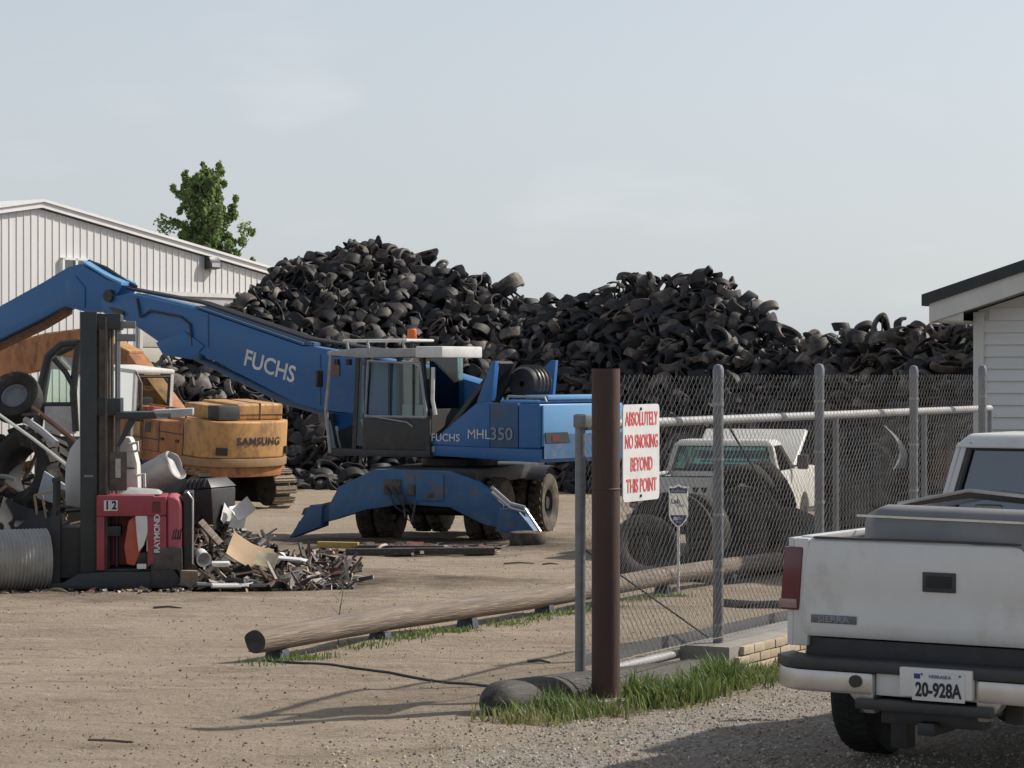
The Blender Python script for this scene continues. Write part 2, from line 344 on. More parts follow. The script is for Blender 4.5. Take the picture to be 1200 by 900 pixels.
# ------------------------------------------------------------------ metal building behind the heap
WD = Vector((.543, .84, 0)).normalized()             # along the gable wall, receding to the right
WN = Vector((WD.y, -WD.x, 0))
def metal_building():
    ridge = Vector((X(46, 76), 76, 0)); g0 = gz(60)
    rt = empty('metal_building', (ridge.x, ridge.y, g0), math.atan2(WD.y, WD.x))   # local x along wall, -y outward, origin under the ridge
    tag(rt, 'large white ribbed metal building with a low gable behind the tire heap', 'building')
    zr = Z(236, 76) - g0; sl = .150; HW = 19.0; D = 26
    top = lambda x: zr - sl * abs(x) - .22
    core = MB().prism([(-HW, 0), (HW, 0), (HW, top(HW)), (0, top(0)), (-HW, top(HW))], .06, D); core.build('wall_core', M['white_metal'], rt)
    # ribbed panels, three ribs each, leave the big doorway open
    door0, door1, doorz = 4.5, 10.3, Z(345, 80.5) - g0
    w = .915; x = -9.15
    while x < HW - .1:
        segs = [(0.0, None)]
        mid = x + w / 2
        if door0 < mid < door1: segs = [(doorz, None)]
        z0 = segs[0][0]
        mb = MB(); prof = []
        for k in range(3):
            a = x + k * .305; prof += [(a, 0), (a + .245, 0), (a + .26, -.024), (a + .285, -.024)]
        prof.append((x + w, 0))
        n = len(prof); vs = [(a, b, z0) for a, b in prof] + [(a, b, top(a)) for a, b in prof]
        mb.add(vs, [(i, i + 1, n + i + 1, n + i) for i in range(n - 1)])
        mb.build('wall_panel', M['white_metal'], rt, smooth=R(5))
        x += w
    for s in (1, -1):
        MB().prism([(0, zr - .19), (s * (HW + .2), zr - .19 - sl * (HW + .2)), (s * (HW + .2), zr - sl * (HW + .2) + .02), (0, zr + .02)], -.16, -.055).build('rake_trim', M['roof_white'], rt)
        MB().prism([(0, zr - .02), (s * (HW + .35), zr - .02 - sl * (HW + .35)), (s * (HW + .35), zr + .06 - sl * (HW + .35)), (0, zr + .06)], -.22, D).build('roof', M['roof_white'], rt)
    # doorway: header, cream overhead door, its panels
    MB().b2(door0 - .1, door1 + .1, -.12, -.05, doorz - .03, doorz + .1).build('door_header', M['trim'], rt)
    dr = MB().b2(door0, door1, -.01, .05, 0, doorz - .42).build('overhead_door', M['garage'], rt)
    MB().b2(door0, door1, -.06, -.012, doorz - .42, doorz - .03).build('door_head_panel', M['plastic_grey'], rt)
    for k in range(7):
        z1 = doorz - .45 - k * .62
        if z1 > .6: MB().b2(door0 + .03, door1 - .03, -.055, -.012, z1 - .585, z1).build('door_panel', M['garage'], dr, bevel=.01)
    for xx in (door0 - .05, door1 + .05): MB().b2(xx - .06, xx + .06, -.1, -.05, 0, doorz - .03).build('door_jamb', M['trim'], rt)
    # small window high on the wall
    def lx(px): # local x where a photo column meets the wall
        u = (px - 600) / F; s = (ridge.x - u * ridge.y) / (u * WD.y - WD.x); return s, ridge.y + WD.y * s
    a0, Ya = lx(70); a1, _ = lx(103); zt, zb = Z(302, Ya) - g0, Z(332, Ya) - g0
    wf = MB()
    for (p, q, r_, s_) in ((a0, a1, zt - .06, zt), (a0, a1, zb, zb + .09), (a0, a0 + .09, zb, zt), (a1 - .09, a1, zb, zt), ((a0 + a1) / 2 - .05, (a0 + a1) / 2 + .05, zb, zt)): wf.b2(p, q, -.13, -.02, r_, s_)
    wo_ = wf.build('window', M['roof_white'], rt); MB().b2(a0 + .05, a1 - .05, -.075, -.06, zb + .05, zt - .05).build('pane', M['glass_dark'], wo_)
    # lower window frame strip beside the forklift mast
    b0, Yb = lx(139); b1, _ = lx(163); zz = Z(412, Yb) - g0
    MB().b2(b0, b1, -.12, -.05, zz - .07, zz + .1).build('window_head', M['plastic_grey'], rt)
    # wall pack lamp
    c0, Yc = lx(244); zc = Z(309, Yc) - g0
    lp = MB().prism([(-.05, zc - .2), (-.32, zc - .16), (-.32, zc + .05), (-.26, zc + .2), (-.05, zc + .22)], c0 - .26, c0 + .26, 'x').build('wall_lamp', M['black_plastic'], rt, bevel=.03)
    MB().b2(c0 - .2, c0 + .2, -.335, -.322, zc - .12, zc + .02).build('lamp_lens', M['plastic_grey'], lp)
metal_building()

# ------------------------------------------------------------------ white sided house at the right
def house():
    Y = 34.0; k = Y / 27; x0 = X(1143, Y); g = gz(Y)
    rt = empty('sided_house', (x0, Y, g), R(-28)); tag(rt, 'white lap sided house with dark roof edge beyond the end of the chain link fence', 'house'); rt.scale = (k, k, k)
    E = (Z(366, Y) - g) / k; Wd = 7.6; D = 3; sl = .305; rg = Wd / 2
    top = lambda x: E + .02 + sl * (rg - abs(x - rg)) 
    MB().prism([(0.02, 0), (Wd - .02, 0), (Wd - .02, top(Wd)), (rg, top(rg)), (.02, top(0))], .03, D).build('wall', M['trim'], rt)
    ch = .127; z = 0.2
    MB().b2(-.02, Wd, -.02, .028, 0, .198).build('foundation', M['concrete'], rt)
    while z < top(rg) - .05:
        zc = z + ch
        a = max(.1, (zc - E) / sl + .02) if zc > E else .1
        b_ = Wd - a
        if b_ - a > .2:
            MB().add([(a, 0.01, zc), (b_, 0.01, zc), (b_, -.018, z), (a, -.018, z), (a, .026, zc), (b_, .026, zc), (b_, .026, z), (a, .026, z)],
                     [(0, 1, 2, 3), (7, 6, 5, 4), (3, 2, 6, 7), (0, 4, 5, 1), (0, 3, 7, 4), (1, 5, 6, 2)]).build('siding_board', M['siding'], rt, smooth=R(5))
        z += ch
    MB().b2(-.012, .1, -.035, .03, .2, E).build('corner_board', M['trim'], rt)
    MB().b2(-.03, .018, .031, .13, .2, E).build('corner_board', M['trim'], rt)
    oh = .37; fr = -.38
    for s in (0, 1):
        def P(x, z): return (x, z) if s == 0 else (Wd - x, z)
        zl = top(0) - sl * oh
        poly = [P(-oh, zl + .02), P(rg, top(rg) + .02), P(rg, top(rg) + .30), P(-oh, zl + .28)]
        # rake board, soffit, roof slab
        MB().prism([P(-oh, zl - .02), P(rg, top(rg) + .0), P(rg, top(rg) + .21), P(-oh, zl + .19)], fr - .03, fr).build('rake_board', M['trim'], rt)
        MB().prism([P(-oh, zl + .01), P(rg, top(rg) + .03), P(rg, top(rg) + .05), P(-oh, zl + .03)], fr + .002, D + .3).build('soffit', M['soffit'], rt)
        MB().prism([P(-oh - .07, zl + .155), P(rg, top(rg) + .212), P(rg, top(rg) + .33), P(-oh - .07, zl + .275)], fr - .07, D + .4).build('roof', M['shingle'], rt)
        MB().prism([P(-oh, zl - .02), P(-oh + .03, zl - .02), P(-oh + .03, zl + .16), P(-oh, zl + .16)], fr + .002, D + .3).build('eave_board', M['trim'], rt)
        MB().prism([P(-oh + .031, zl - .018), P(-.015, zl - .018), P(-.015, zl + .0), P(-oh + .031, zl + .0)], fr + .003, D + .3).build('eave_soffit', M['soffit'], rt)
        MB().prism([P(-oh + .031, zl + .001), P(-.015, zl + .001), P(-.015, zl + .16), P(-oh + .031, zl + .008)], fr + .004, fr + .03).build('eave_return', M['trim'], rt)
house()

# ------------------------------------------------------------------ far hill and tree
def hill():
    vs = []; xs = [70 + i * 2.2 for i in range(70)]; rows = 7; Y0 = 620
    for i, x in enumerate(xs):
        e = math.sin(math.pi * i / 69) ** .35
        h = (Z(381, Y0) + 1.4 * noise.noise(Vector((x * .12, 0, 0))) + 2.2 * noise.noise(Vector((x * .03, 5, 0))) + 1.4 * noise.noise(Vector((x * .45, 2, 0)))) * e
        for j in range(rows):
            t = j / (rows - 1); a = t * math.pi
            vs.append((x, Y0 + 40 - 40 * math.cos(a), gz(60) - .5 + (h + 1) * math.sin(a) + .8 * noise.noise(Vector((x * .5, t * 9, 1))) * math.sin(a)))
    fs = [(i * rows + j, (i + 1) * rows + j, (i + 1) * rows + j + 1, i * rows + j + 1) for i in range(69) for j in range(rows - 1)]
    m = mat('wooded_hill', (.075, .105, .065), .95, 0, (.05, .075, .045), .4, spec=.1, bump=1.2, bscale=.35)
    MB().add(vs, fs).build('hill', m); struct(bpy.data.objects['hill'])
hill()
def leaf_mat(name, a, c, tl=.35):
    m = varied(name, a, tuple((p + q) / 2 for p, q in zip(a, c)), c); t = m.node_tree; N = t.nodes; b = N['Principled BSDF']
    b.inputs['Roughness'].default_value = .55
    tr = N.new('ShaderNodeBsdfTranslucent'); t.links.new(N['Color Ramp'].outputs[0], tr.inputs[0])
    mx = N.new('ShaderNodeMixShader'); mx.inputs[0].default_value = tl; t.links.new(b.outputs[0], mx.inputs[1]); t.links.new(tr.outputs[0], mx.inputs[2]); t.links.new(mx.outputs[0], N['Material Output'].inputs[0])
    return m
def tree():
    Y = 112; cx = X(240, Y); g = gz(60); H = Z(188, Y) - g
    rt = empty('tree', (cx, Y, g)); tag(rt, 'tall leafy green tree rising behind the metal building roof', 'tree')
    tk = MB().tube([(0, 0, 0), (.06, 0, 3), (-.05, .05, 6), (.02, 0, H - 1.2)], [.28, .22, .15, .03], 8)
    rnd = random.Random(3); clumps = []
    for k in range(125):
        z = rnd.uniform(3.0, H - 1.1); u = (z - 3) / (H - 3.3)
        rad = 2.9 * (1 - u) ** .62 + .12; a = rnd.random() * 6.283; r = rad * rnd.uniform(.5, 1.12)
        tip = Vector((math.cos(a) * r, math.sin(a) * r, z + rnd.uniform(.35, .95)))
        st = Vector((0, 0, max(2, z - r * .9))); tk.tube([st, st.lerp(tip, .55) + Vector((0, 0, -.1)), tip], [.06, .035, .012], 5)
        for q in range(5): clumps.append((st.lerp(tip, .45 + .14 * q) + Vector((rnd.gauss(0, .12), rnd.gauss(0, .12), rnd.gauss(0, .12) + .1)), (.31 - .045 * q) * rnd.uniform(.75, 1.15)))
    for k in range(10): clumps.append((Vector((rnd.gauss(0, .1), rnd.gauss(0, .1), H - 1.7 + k * .17)), .22 - k * .017))
    clumps.append((Vector((X(190, Y) - cx, 0, Z(262, Y) - g)), .32)); clumps.append((Vector((X(198, Y) - cx, 0, Z(266, Y) - g)), .3)); clumps.append((Vector((X(287, Y) - cx, 0, Z(268, Y) - g)), .3))
    tk.build('trunk', M['bark'], rt)
    vs = []; fs = []
    for c, r in clumps:
        for q in range(110):
            d = Vector((rnd.gauss(0, 1), rnd.gauss(0, 1), rnd.gauss(0, 1))).normalized() * r * rnd.random() ** .45 * 1.15
            p = c + Vector((d.x, d.y, d.z * 1.3)); s = rnd.uniform(.05, .095)
            n = Euler((rnd.uniform(-1.2, 1.2), rnd.uniform(-1.2, 1.2), rnd.random() * 6.28)).to_matrix()
            o = len(vs); vs += [p + n @ Vector(w) for w in ((-s, 0, 0), (0, -s * .7, .01), (s * 1.2, 0, 0), (0, s * .7, .01))]; fs.append((o, o + 1, o + 2, o + 3))
    me = bpy.data.meshes.new('crown'); me.from_pydata(vs, [], fs); me.materials.append(leaf_mat('leaves', (.10, .17, .06), (.32, .40, .16), .5)); link('crown', me, rt)
tree()

# ------------------------------------------------------------------ the tire heap
def tyre_mat(name, attr):
    m = bpy.data.materials.new(name); m.use_nodes = True; t = m.node_tree; N = t.nodes; l = t.links.new; b = N['Principled BSDF']
    if attr: a = N.new('ShaderNodeAttribute'); a.attribute_name = 'tint'; f = a.outputs['Fac']
    else: a = N.new('ShaderNodeObjectInfo'); f = a.outputs['Random']
    co = N.new('ShaderNodeNewGeometry'); nz = N.new('ShaderNodeTexNoise'); nz.inputs['Scale'].default_value = 5; nz.inputs['Detail'].default_value = 6; nz.inputs['Roughness'].default_value = .7
    l(co.outputs['Position'], nz.inputs['Vector'])
    pw = N.new('ShaderNodeMath'); pw.operation = 'POWER'; pw.inputs[1].default_value = 2.6; l(f, pw.inputs[0])
    ml = N.new('ShaderNodeMapRange'); ml.inputs[1].default_value = .36; ml.inputs[2].default_value = .66; ml.inputs[3].default_value = .12; l(nz.outputs[0], ml.inputs[0])
    mm = N.new('ShaderNodeMath'); mm.operation = 'MULTIPLY'; l(pw.outputs[0], mm.inputs[0]); l(ml.outputs[0], mm.inputs[1])
    mx = N.new('ShaderNodeMix'); mx.data_type = 'RGBA'; mx.inputs[6].default_value = (.0125, .013, .0155, 1); mx.inputs[7].default_value = (.235, .20, .172, 1); l(mm.outputs[0], mx.inputs[0])
    l(mx.outputs[2], b.inputs['Base Color']); b.inputs['Roughness'].default_value = .62; b.inputs['Specular IOR Level'].default_value = .35
    return m
TM_A, TM_O = tyre_mat('heap_rubber', True), tyre_mat('scrap_tire_rubber', False)
def tyre_variant(seed):
    r = random.Random(seed); kind = 'half' if seed % 2 == 0 else ('strip' if seed % 5 == 3 else 'whole')
    Rr, w = .33, (r.uniform(.12, .17) if kind == 'half' else r.uniform(.095, .125))
    if kind == 'strip': prof = [(.29, -w * .9), (.325, -w * .85), (.335, 0), (.325, w * .85), (.29, w * .9), (.30, w * .7), (.315, 0), (.30, -w * .7)]
    else: prof = [(.20, -w * .75), (.27, -w * 1.05), (.318, -w * .92), (.335, 0), (.318, w * .92), (.27, w * 1.05), (.20, w * .75), (.212, w * .6), (.268, w * .85), (.305, 0), (.268, -w * .85), (.212, -w * .6)]
    mb = MB(); arc = {'whole': 2 * math.pi, 'half': r.uniform(2.2, 3.4), 'strip': r.uniform(1.6, 3.6)}[kind]
    n = 20 if kind == 'whole' else 12
    mb.lathe(prof, n, 'z', closed=True, a0=0, a1=arc, caps=True)
    half = kind != 'whole'; sq = r.uniform(.75, 1.0) if half else r.uniform(.26, .62); bend = r.uniform(-.9, .9); tw = r.uniform(-.7, .7); ph = r.random() * 3 if not half else arc / 2 + math.pi / 2; fl = r.uniform(.8, 1.1)
    def fn(v):
        a = math.cos(ph) * v.x + math.sin(ph) * v.y; b = -math.sin(ph) * v.x + math.cos(ph) * v.y
        b *= sq; a *= 1 + (1 - sq) * .35; z = v.z * fl + bend * a * a * (1 if sq < .85 else .3)
        ang = tw * a * (1 if sq < .9 else .2); b, z = b * math.cos(ang) - z * math.sin(ang), b * math.sin(ang) + z * math.cos(ang)
        p = Vector((a, b, z)); k = noise.noise_vector(p * 3 + Vector((seed, 0, 0))) * .03
        return p + k
    mb.warp(fn)
    c = np.mean(np.array(mb.v), axis=0); mb.warp(lambda v: v - Vector(c))
    return mb, kind   # halves: tread middle points along local -y
TV = [tyre_variant(k) for k in range(18)]
RIDGE = [(120, 520, 70), (172, 436, 72), (196, 418, 73), (228, 396, 74), (262, 365, 75), (290, 340, 76), (318, 322, 77), (350, 304, 78), (385, 293, 78), (420, 286, 78), (450, 287, 78), (490, 298, 78), (530, 314, 77), (575, 325, 77), (620, 346, 76), (655, 350, 75),
         (690, 348, 74.5), (715, 338, 74), (750, 325, 73), (790, 320, 72), (835, 319, 71), (858, 333, 70.5), (890, 360, 69.5), (920, 385, 68), (942, 402, 66.5), (955, 392, 65.5), (985, 380, 64), (1020, 380, 63), (1060, 379, 62), (1100, 383, 61), (1150, 379, 60), (1210, 376, 58), (1300, 380, 56), (1400, 420, 54)]
RX = np.array([X(p, d) for p, y, d in RIDGE]); RY = np.array([d for p, y, d in RIDGE], float); RZ = np.array([Z(y, d) for p, y, d in RIDGE])
def heap_h(x, y):
    yr = np.interp(x, RX, RY); zr = np.interp(x, RX, RZ); d = yr - y
    return (zr - .74 * d if d > 0 else zr + .95 * d) + .22 * noise.noise(Vector((x * .8, y * .8, 0))) + .16 * noise.noise(Vector((x * 2, y * 2, 4)))
def hidden(px, py):
    return (380 < px < 525 and 400 < py) or (495 < px < 735 and 465 < py) or (205 < px < 430 and py > 360 + (px - 205) * .22 and py < 420 + (px - 205) * .3) or (150 < px < 345 and py > 455) or px < 170 or px > 1140 or (690 < px < 775 and py > 430) or (765 < px < 915 and py > 500)
def tire_heap():
    rnd = random.Random(11); g = gz(60); items = []
    x = X(150, 72)
    sp = .30
    while x < X(1330, 58):
        yr = float(np.interp(x, RX, RY)); y = yr - 11
        while y < yr + 1.6:
            xx = x + rnd.uniform(-.2, .2); yy = y + rnd.uniform(-.2, .2); z = heap_h(xx, yy)
            if z > g - .15: items.append((xx, yy, z + rnd.uniform(-.16, .07)))
            y += sp * .82
        x += sp
    # tires that rolled out along the foot of the heap
    for k in range(150):
        xx = rnd.uniform(X(180, 66), X(1140, 55)); yr = float(np.interp(xx, RX, RY)); zr = float(np.interp(xx, RX, RZ)); yy = yr - (zr - g) / .74 - abs(rnd.gauss(0, .7)); items.append((xx, yy, g + .12))
    # bulldozed lobe reaching towards the machine
    inst = []
    for (xx, yy, z) in items:
        k = rnd.randrange(len(TV)); s = rnd.choice([.72, .8, .86, .92, 1.0, 1.2]) * rnd.uniform(.92, 1.08)
        tilt = Euler((rnd.gauss(.45, .55), rnd.gauss(0, .55), rnd.random() * 6.283))
        Mx = Matrix.Rotation(rnd.random() * 6.283, 3, 'Z'); Mt = (Euler((rnd.gauss(.5, .6), rnd.gauss(0, .6), 0)).to_matrix() @ Mx)
        px = 600 + xx / yy * F; py = 435 + (CAM_H - z) / yy * F
        if TV[k][1] != 'whole':
            out = Vector((rnd.gauss(0, .5), -.75 + rnd.gauss(0, .35), .65 + rnd.gauss(0, .35))).normalized(); Mt = (out.to_track_quat('-Y', 'Z').to_matrix() @ Matrix.Rotation(rnd.gauss(0, .8), 3, 'Y'))
        inst.append((k, s, Mt, Vector((xx, yy, max(z, g + .1))), px, py, rnd.random()))
    vis = [i for i, t in enumerate(inst) if 170 < t[4] < 1140 and not hidden(t[4], t[5]) and TV[t[0]][1] != 'strip']
    # those that show largest: nearest and biggest
    vis.sort(key=lambda i: -(inst[i][1] * (1.0 if TV[inst[i][0]][1] == 'whole' else .85) / inst[i][3].y))
    single = set(vis[:300])
    meshes = [mb.mesh('tire', TM_O, smooth=R(33)) for mb, kd in TV]
    for i in vis[:300]:
        k, s, Mt, p, *_ = inst[i]
        o = link('scrap_tire', meshes[k]); o.matrix_world = Matrix.Translation(p) @ Mt.to_4x4() @ Matrix.Scale(s, 4)
        if TV[k][1] == 'whole': tag(o, 'crushed whole black tire lying in the great scrap tire heap', 'tire', 'whole tires in the heap')
        else: tag(o, 'cut half of a black tire lying in the great scrap tire heap', 'tire', 'cut tire pieces in the heap')
    V = []; Fq = []; T = []; off = 0
    arrs = [(np.array(mb.v), mb.f) for mb, kd in TV]
    for i, (k, s, Mt, p, px, py, tint) in enumerate(inst):
        if i in single: continue
        v, f = arrs[k]; V.append(v @ np.array(Mt).T * s + np.array(p)); T.append(np.full(len(v), tint)); Fq += [tuple(q + off for q in ff) for ff in f]; off += len(v)
    # dense core under the loose layer
    xs = np.arange(X(150, 72), X(1330, 58), .5); core = []
    for xx in xs:
        yr = float(np.interp(xx, RX, RY))
        for q in range(26):
            yy = yr - 11.5 + q * .58; core.append((xx, yy, max(g - .3, heap_h(xx, yy) - .38)))
    V.append(np.array(core)); T.append(np.zeros(len(core))); m = 26
    Fq += [(off + i * m + j, off + (i + 1) * m + j, off + (i + 1) * m + j + 1, off + i * m + j + 1) for i in range(len(xs) - 1) for j in range(m - 1)]
    me = bpy.data.meshes.new('tire_heap'); me.from_pydata(np.concatenate(V).tolist(), [], Fq)
    at = me.attributes.new('tint', 'FLOAT', 'POINT'); at.data.foreach_set('value', np.concatenate(T).astype(np.float32))
    me.shade_smooth(); me.set_sharp_from_angle(angle=R(33)); me.materials.append(TM_A)
    tag(stuff(link('tire_heap', me)), 'towering heap of black scrap tires filling the yard behind the machines', 'tire heap')
    print('heap tires', len(inst), 'faces', len(Fq))
tire_heap()
# ------------------------------------------------------------------ gate post, fence, gate
def gate_post():
    x, y = .643, 17.54; r = .097; h = Z(432, y)
    rt = empty('gate_post', (x, y, 0)); tag(rt, 'thick brown rusted steel pipe post at the gate opening', 'post')
    MB().lathe([(r, -.3), (r, h), (r - .012, h), (r - .012, -.3)], 28, closed=True).build('pipe', M['rust'], rt)
    MB().lathe([(r - .002, Z(573, y) - .012), (r + .005, Z(573, y)), (r - .002, Z(573, y) + .012)], 28).build('weld_seam', M['rust'], rt)
    MB().lathe([(r + .09, -.05), (r + .05, .03), (r - .002, .05)], 20).build('footing', M['concrete'], rt)
gate_post()

def chain_link(name, t0, t1, off, z0, z1, parent, sag=.004, p=.039):
    """zigzag wires: every wire weaves with its neighbours into diamonds"""
    vs = []; fs = []; n = int((t1 - t0) / p); m = int((z1 - z0) / p); r = .0015 if off < .1 else .0012; rnd = random.Random(int(t1 * 100 + off * 10))
    A = [(math.cos(a), math.sin(a)) for a in (.5, 2.6, 4.7)]
    for i in range(n):
        o = len(vs)
        for j in range(m + 1):
            s = (i + (j + i) % 2) * p if True else 0
            t = t0 + (i + (j % 2 if i % 2 == 0 else 1 - j % 2)) * p
            z = z0 + j * p + .012 * noise.noise(Vector((t * .9, j * .02, off)))
            b = off + .02 * noise.noise(Vector((t * .7, z * .9, off * 3))) + (.003 if j % 2 else -.003)
            c = fp(t, b, z)
            vs += [c + (FD * q[0] + FN * q[1]) * r for q in A]
        # twisted barbed ends above the last diamond
        for j in range(m):
            for q in range(3):
                a = o + j * 3 + q; b_ = o + j * 3 + (q + 1) % 3; fs.append((a, b_, b_ + 3, a + 3))
    me = bpy.data.meshes.new(name); me.from_pydata([tuple(v) for v in vs], [], fs); me.materials.append(M['wire'])
    return stuff(link(name, me, parent))
def fence():
    rt = empty('chain_link_fence', (FO.x, FO.y, 0)); tag(rt, 'tall galvanised chain link fence standing right of the brown post', 'fence')
    inv = Matrix.Translation((-FO.x, -FO.y, 0))
    def sh(o): o.data.transform(inv); return o
    for k, t in enumerate((2.08, 4.19, 6.56, 8.6)):
        c = fp(t, .06, 0); top = 2.29 + .01 * (k % 2)
        po = sh(MB().tube([c + Vector((0, 0, -.1)), c + Vector((0, 0, top))], .040, 14).build('post', M['galv'], rt))
        sh(MB().lathe([(.043, top - .06), (.043, top), (.03, top + .035), (.001, top + .045)], 14, c=(c.x, c.y, 0)).build('cap', M['galv'], po))
        for q in range(5):
            zz = .35 + q * .42; sh(MB().lathe([(.041, zz - .012), (.0435, zz - .012), (.0435, zz + .012), (.041, zz + .012)], 14, c=(c.x, c.y, 0), closed=True).build('tie_band', M['wire'], po))
    sh(chain_link('mesh', .12, 8.6, 0, .26, 2.26, rt))
    sh(MB().tube([fp(.1 + k * .5, 0, .27 + .005 * math.sin(k)) for k in range(18)], .0035, 5).build('tension_wire', M['wire'], rt))
    sh(MB().tube([fp(.13, 0, .2), fp(.13, 0, 2.27)], .008, 6).build('stretcher_bar', M['galv'], rt))
fence()
def gate():
    rt = empty('sliding_gate', (FO.x, FO.y, 0)); tag(rt, 'sliding chain link gate with pale top pipe, pushed back behind the fence', 'gate')
    inv = Matrix.Translation((-FO.x, -FO.y, 0)); off = .30
    def sh(o): o.data.transform(inv); return o
    T = lambda name, a, b, r, m, par=rt: sh(MB().tube([a, b], r, 12).build(name, m, par))
    T('top_rail', fp(.213, off, 1.90), fp(9.6, off, 1.90), .034, M['grey_pipe'])
    T('bottom_rail', fp(.25, off, .14), fp(9.6, off, .14), .034, M['grey_pipe'])
    for t in (.213, 5.2, 7.55, 9.6): T('upright', fp(t, off, .06 if t > 1 else -.02), fp(t, off, 1.98 if t < 1 else 1.87), .038 if t < 1 else .026, M['galv'])
    T('truss_rod', fp(.25, off - .03, 1.02), fp(2.55, off - .03, .15), .007, M['black']); T('truss_rod', fp(2.75, off - .03, 1.86), fp(5.2, off - .03, .17), .009, M['black'])
    sh(MB().box(fp(.21, off, .03), (.13, .16, .15), Matrix.Rotation(math.atan2(FD.y, FD.x), 3, 'Z')).build('roller_box', M['galv'], rt, bevel=.01))
    sh(MB().box(fp(.21, off, -.045), (.11, .12, .07), Matrix.Rotation(math.atan2(FD.y, FD.x), 3, 'Z')).build('roller', M['black'], rt, bevel=.02))
    sh(MB().box(fp(.213, off - .02, 1.93), (.11, .1, .09), Matrix.Rotation(math.atan2(FD.y, FD.x), 3, 'Z')).build('latch', M['galv'], rt, bevel=.01))
    sh(MB().box(fp(.33, off - .02, 1.90), (.16, .03, .07), Matrix.Rotation(math.atan2(FD.y, FD.x), 3, 'Z')).build('latch_fork', M['grease'], rt, bevel=.008))
    sh(MB().box(fp(4.9, off + .045, .235), (9.2, .004, .085), Matrix.Rotation(math.atan2(FD.y, FD.x), 3, 'Z')).build('kick_plate', M['galv'], rt))
    sh(chain_link('mesh', .24, 9.5, off + .036, .15, 1.9, rt))
gate()
def brick_curb():
    t0, t1 = 1.83, 6.6; w = .17; h = .215
    rt = empty('brick_footing', (fp(t0, 0, 0).x, fp(t0, 0, 0).y, 0), math.atan2(FD.y, FD.x))
    tag(rt, 'low tan brick and concrete footing under the chain link fence', 'footing')
    MB().b2(0, t1 - t0, -w + .03, w + .1, -.15, h).build('concrete_core', M['concrete'], rt, bevel=.012)
    rnd = random.Random(5); bm_ = [MB().box((0, 0, 0), (.196, .05, .062)).mesh('brick', M[k], .004) for k in ('brick', 'brick2', 'brick')]
    for c in range(4):
        x = .10 + (.1 if c % 2 else 0)
        while x < t1 - t0 - .1:
            o = link('brick', bm_[rnd.randrange(3)], rt, (x + .1, -w + .018 + rnd.uniform(-.006, .004), -.045 + c * .071 + rnd.uniform(-.003, .003)), (0, 0, rnd.uniform(-.02, .02)))
            x += .208
brick_curb()
def no_smoking_sign():
    c = fp(.53, -.02, (Z(474, 17.9) + Z(588, 17.9)) / 2); w, h = .60, .68
    rt = empty('no_smoking_sign', c, math.atan2(FD.y, FD.x)); tag(rt, 'white sign with red lettering, absolutely no smoking beyond this point, on the fence', 'sign')
    pl = []; r = .035
    for cx, cz, a in ((w / 2 - r, h / 2 - r, 0), (-w / 2 + r, h / 2 - r, 90), (-w / 2 + r, -h / 2 + r, 180), (w / 2 - r, -h / 2 + r, 270)):
        pl += [(cx + r * math.cos(R(a + q * 22.5)), cz + r * math.sin(R(a + q * 22.5))) for q in range(5)]
    MB().prism(pl, -.004, .004).build('plate', M['sign_white'], rt)
    for s, z, sx in (('ABSOLUTELY', .235, .54), ('NO SMOKING', .075, .54), ('BEYOND', -.085, .36), ('THIS POINT', -.235, .50)):
        o = text('lettering', s, .135, M['letter_red'], rt, (0, -.0065, z), bold=.0018, ext=.001)
        wd = max(v.co.x for v in o.data.vertices) - min(v.co.x for v in o.data.vertices); o.scale = (sx / wd, 1, 1)
        # little slab serifs along the top and bottom of the line
    for z in (.308, -.305): MB().lathe([(.001, -.012), (.011, -.012), (.011, -.004)], 10, 'y', c=(-.015, 0, z)).build('bolt', M['black'], rt)
no_smoking_sign()
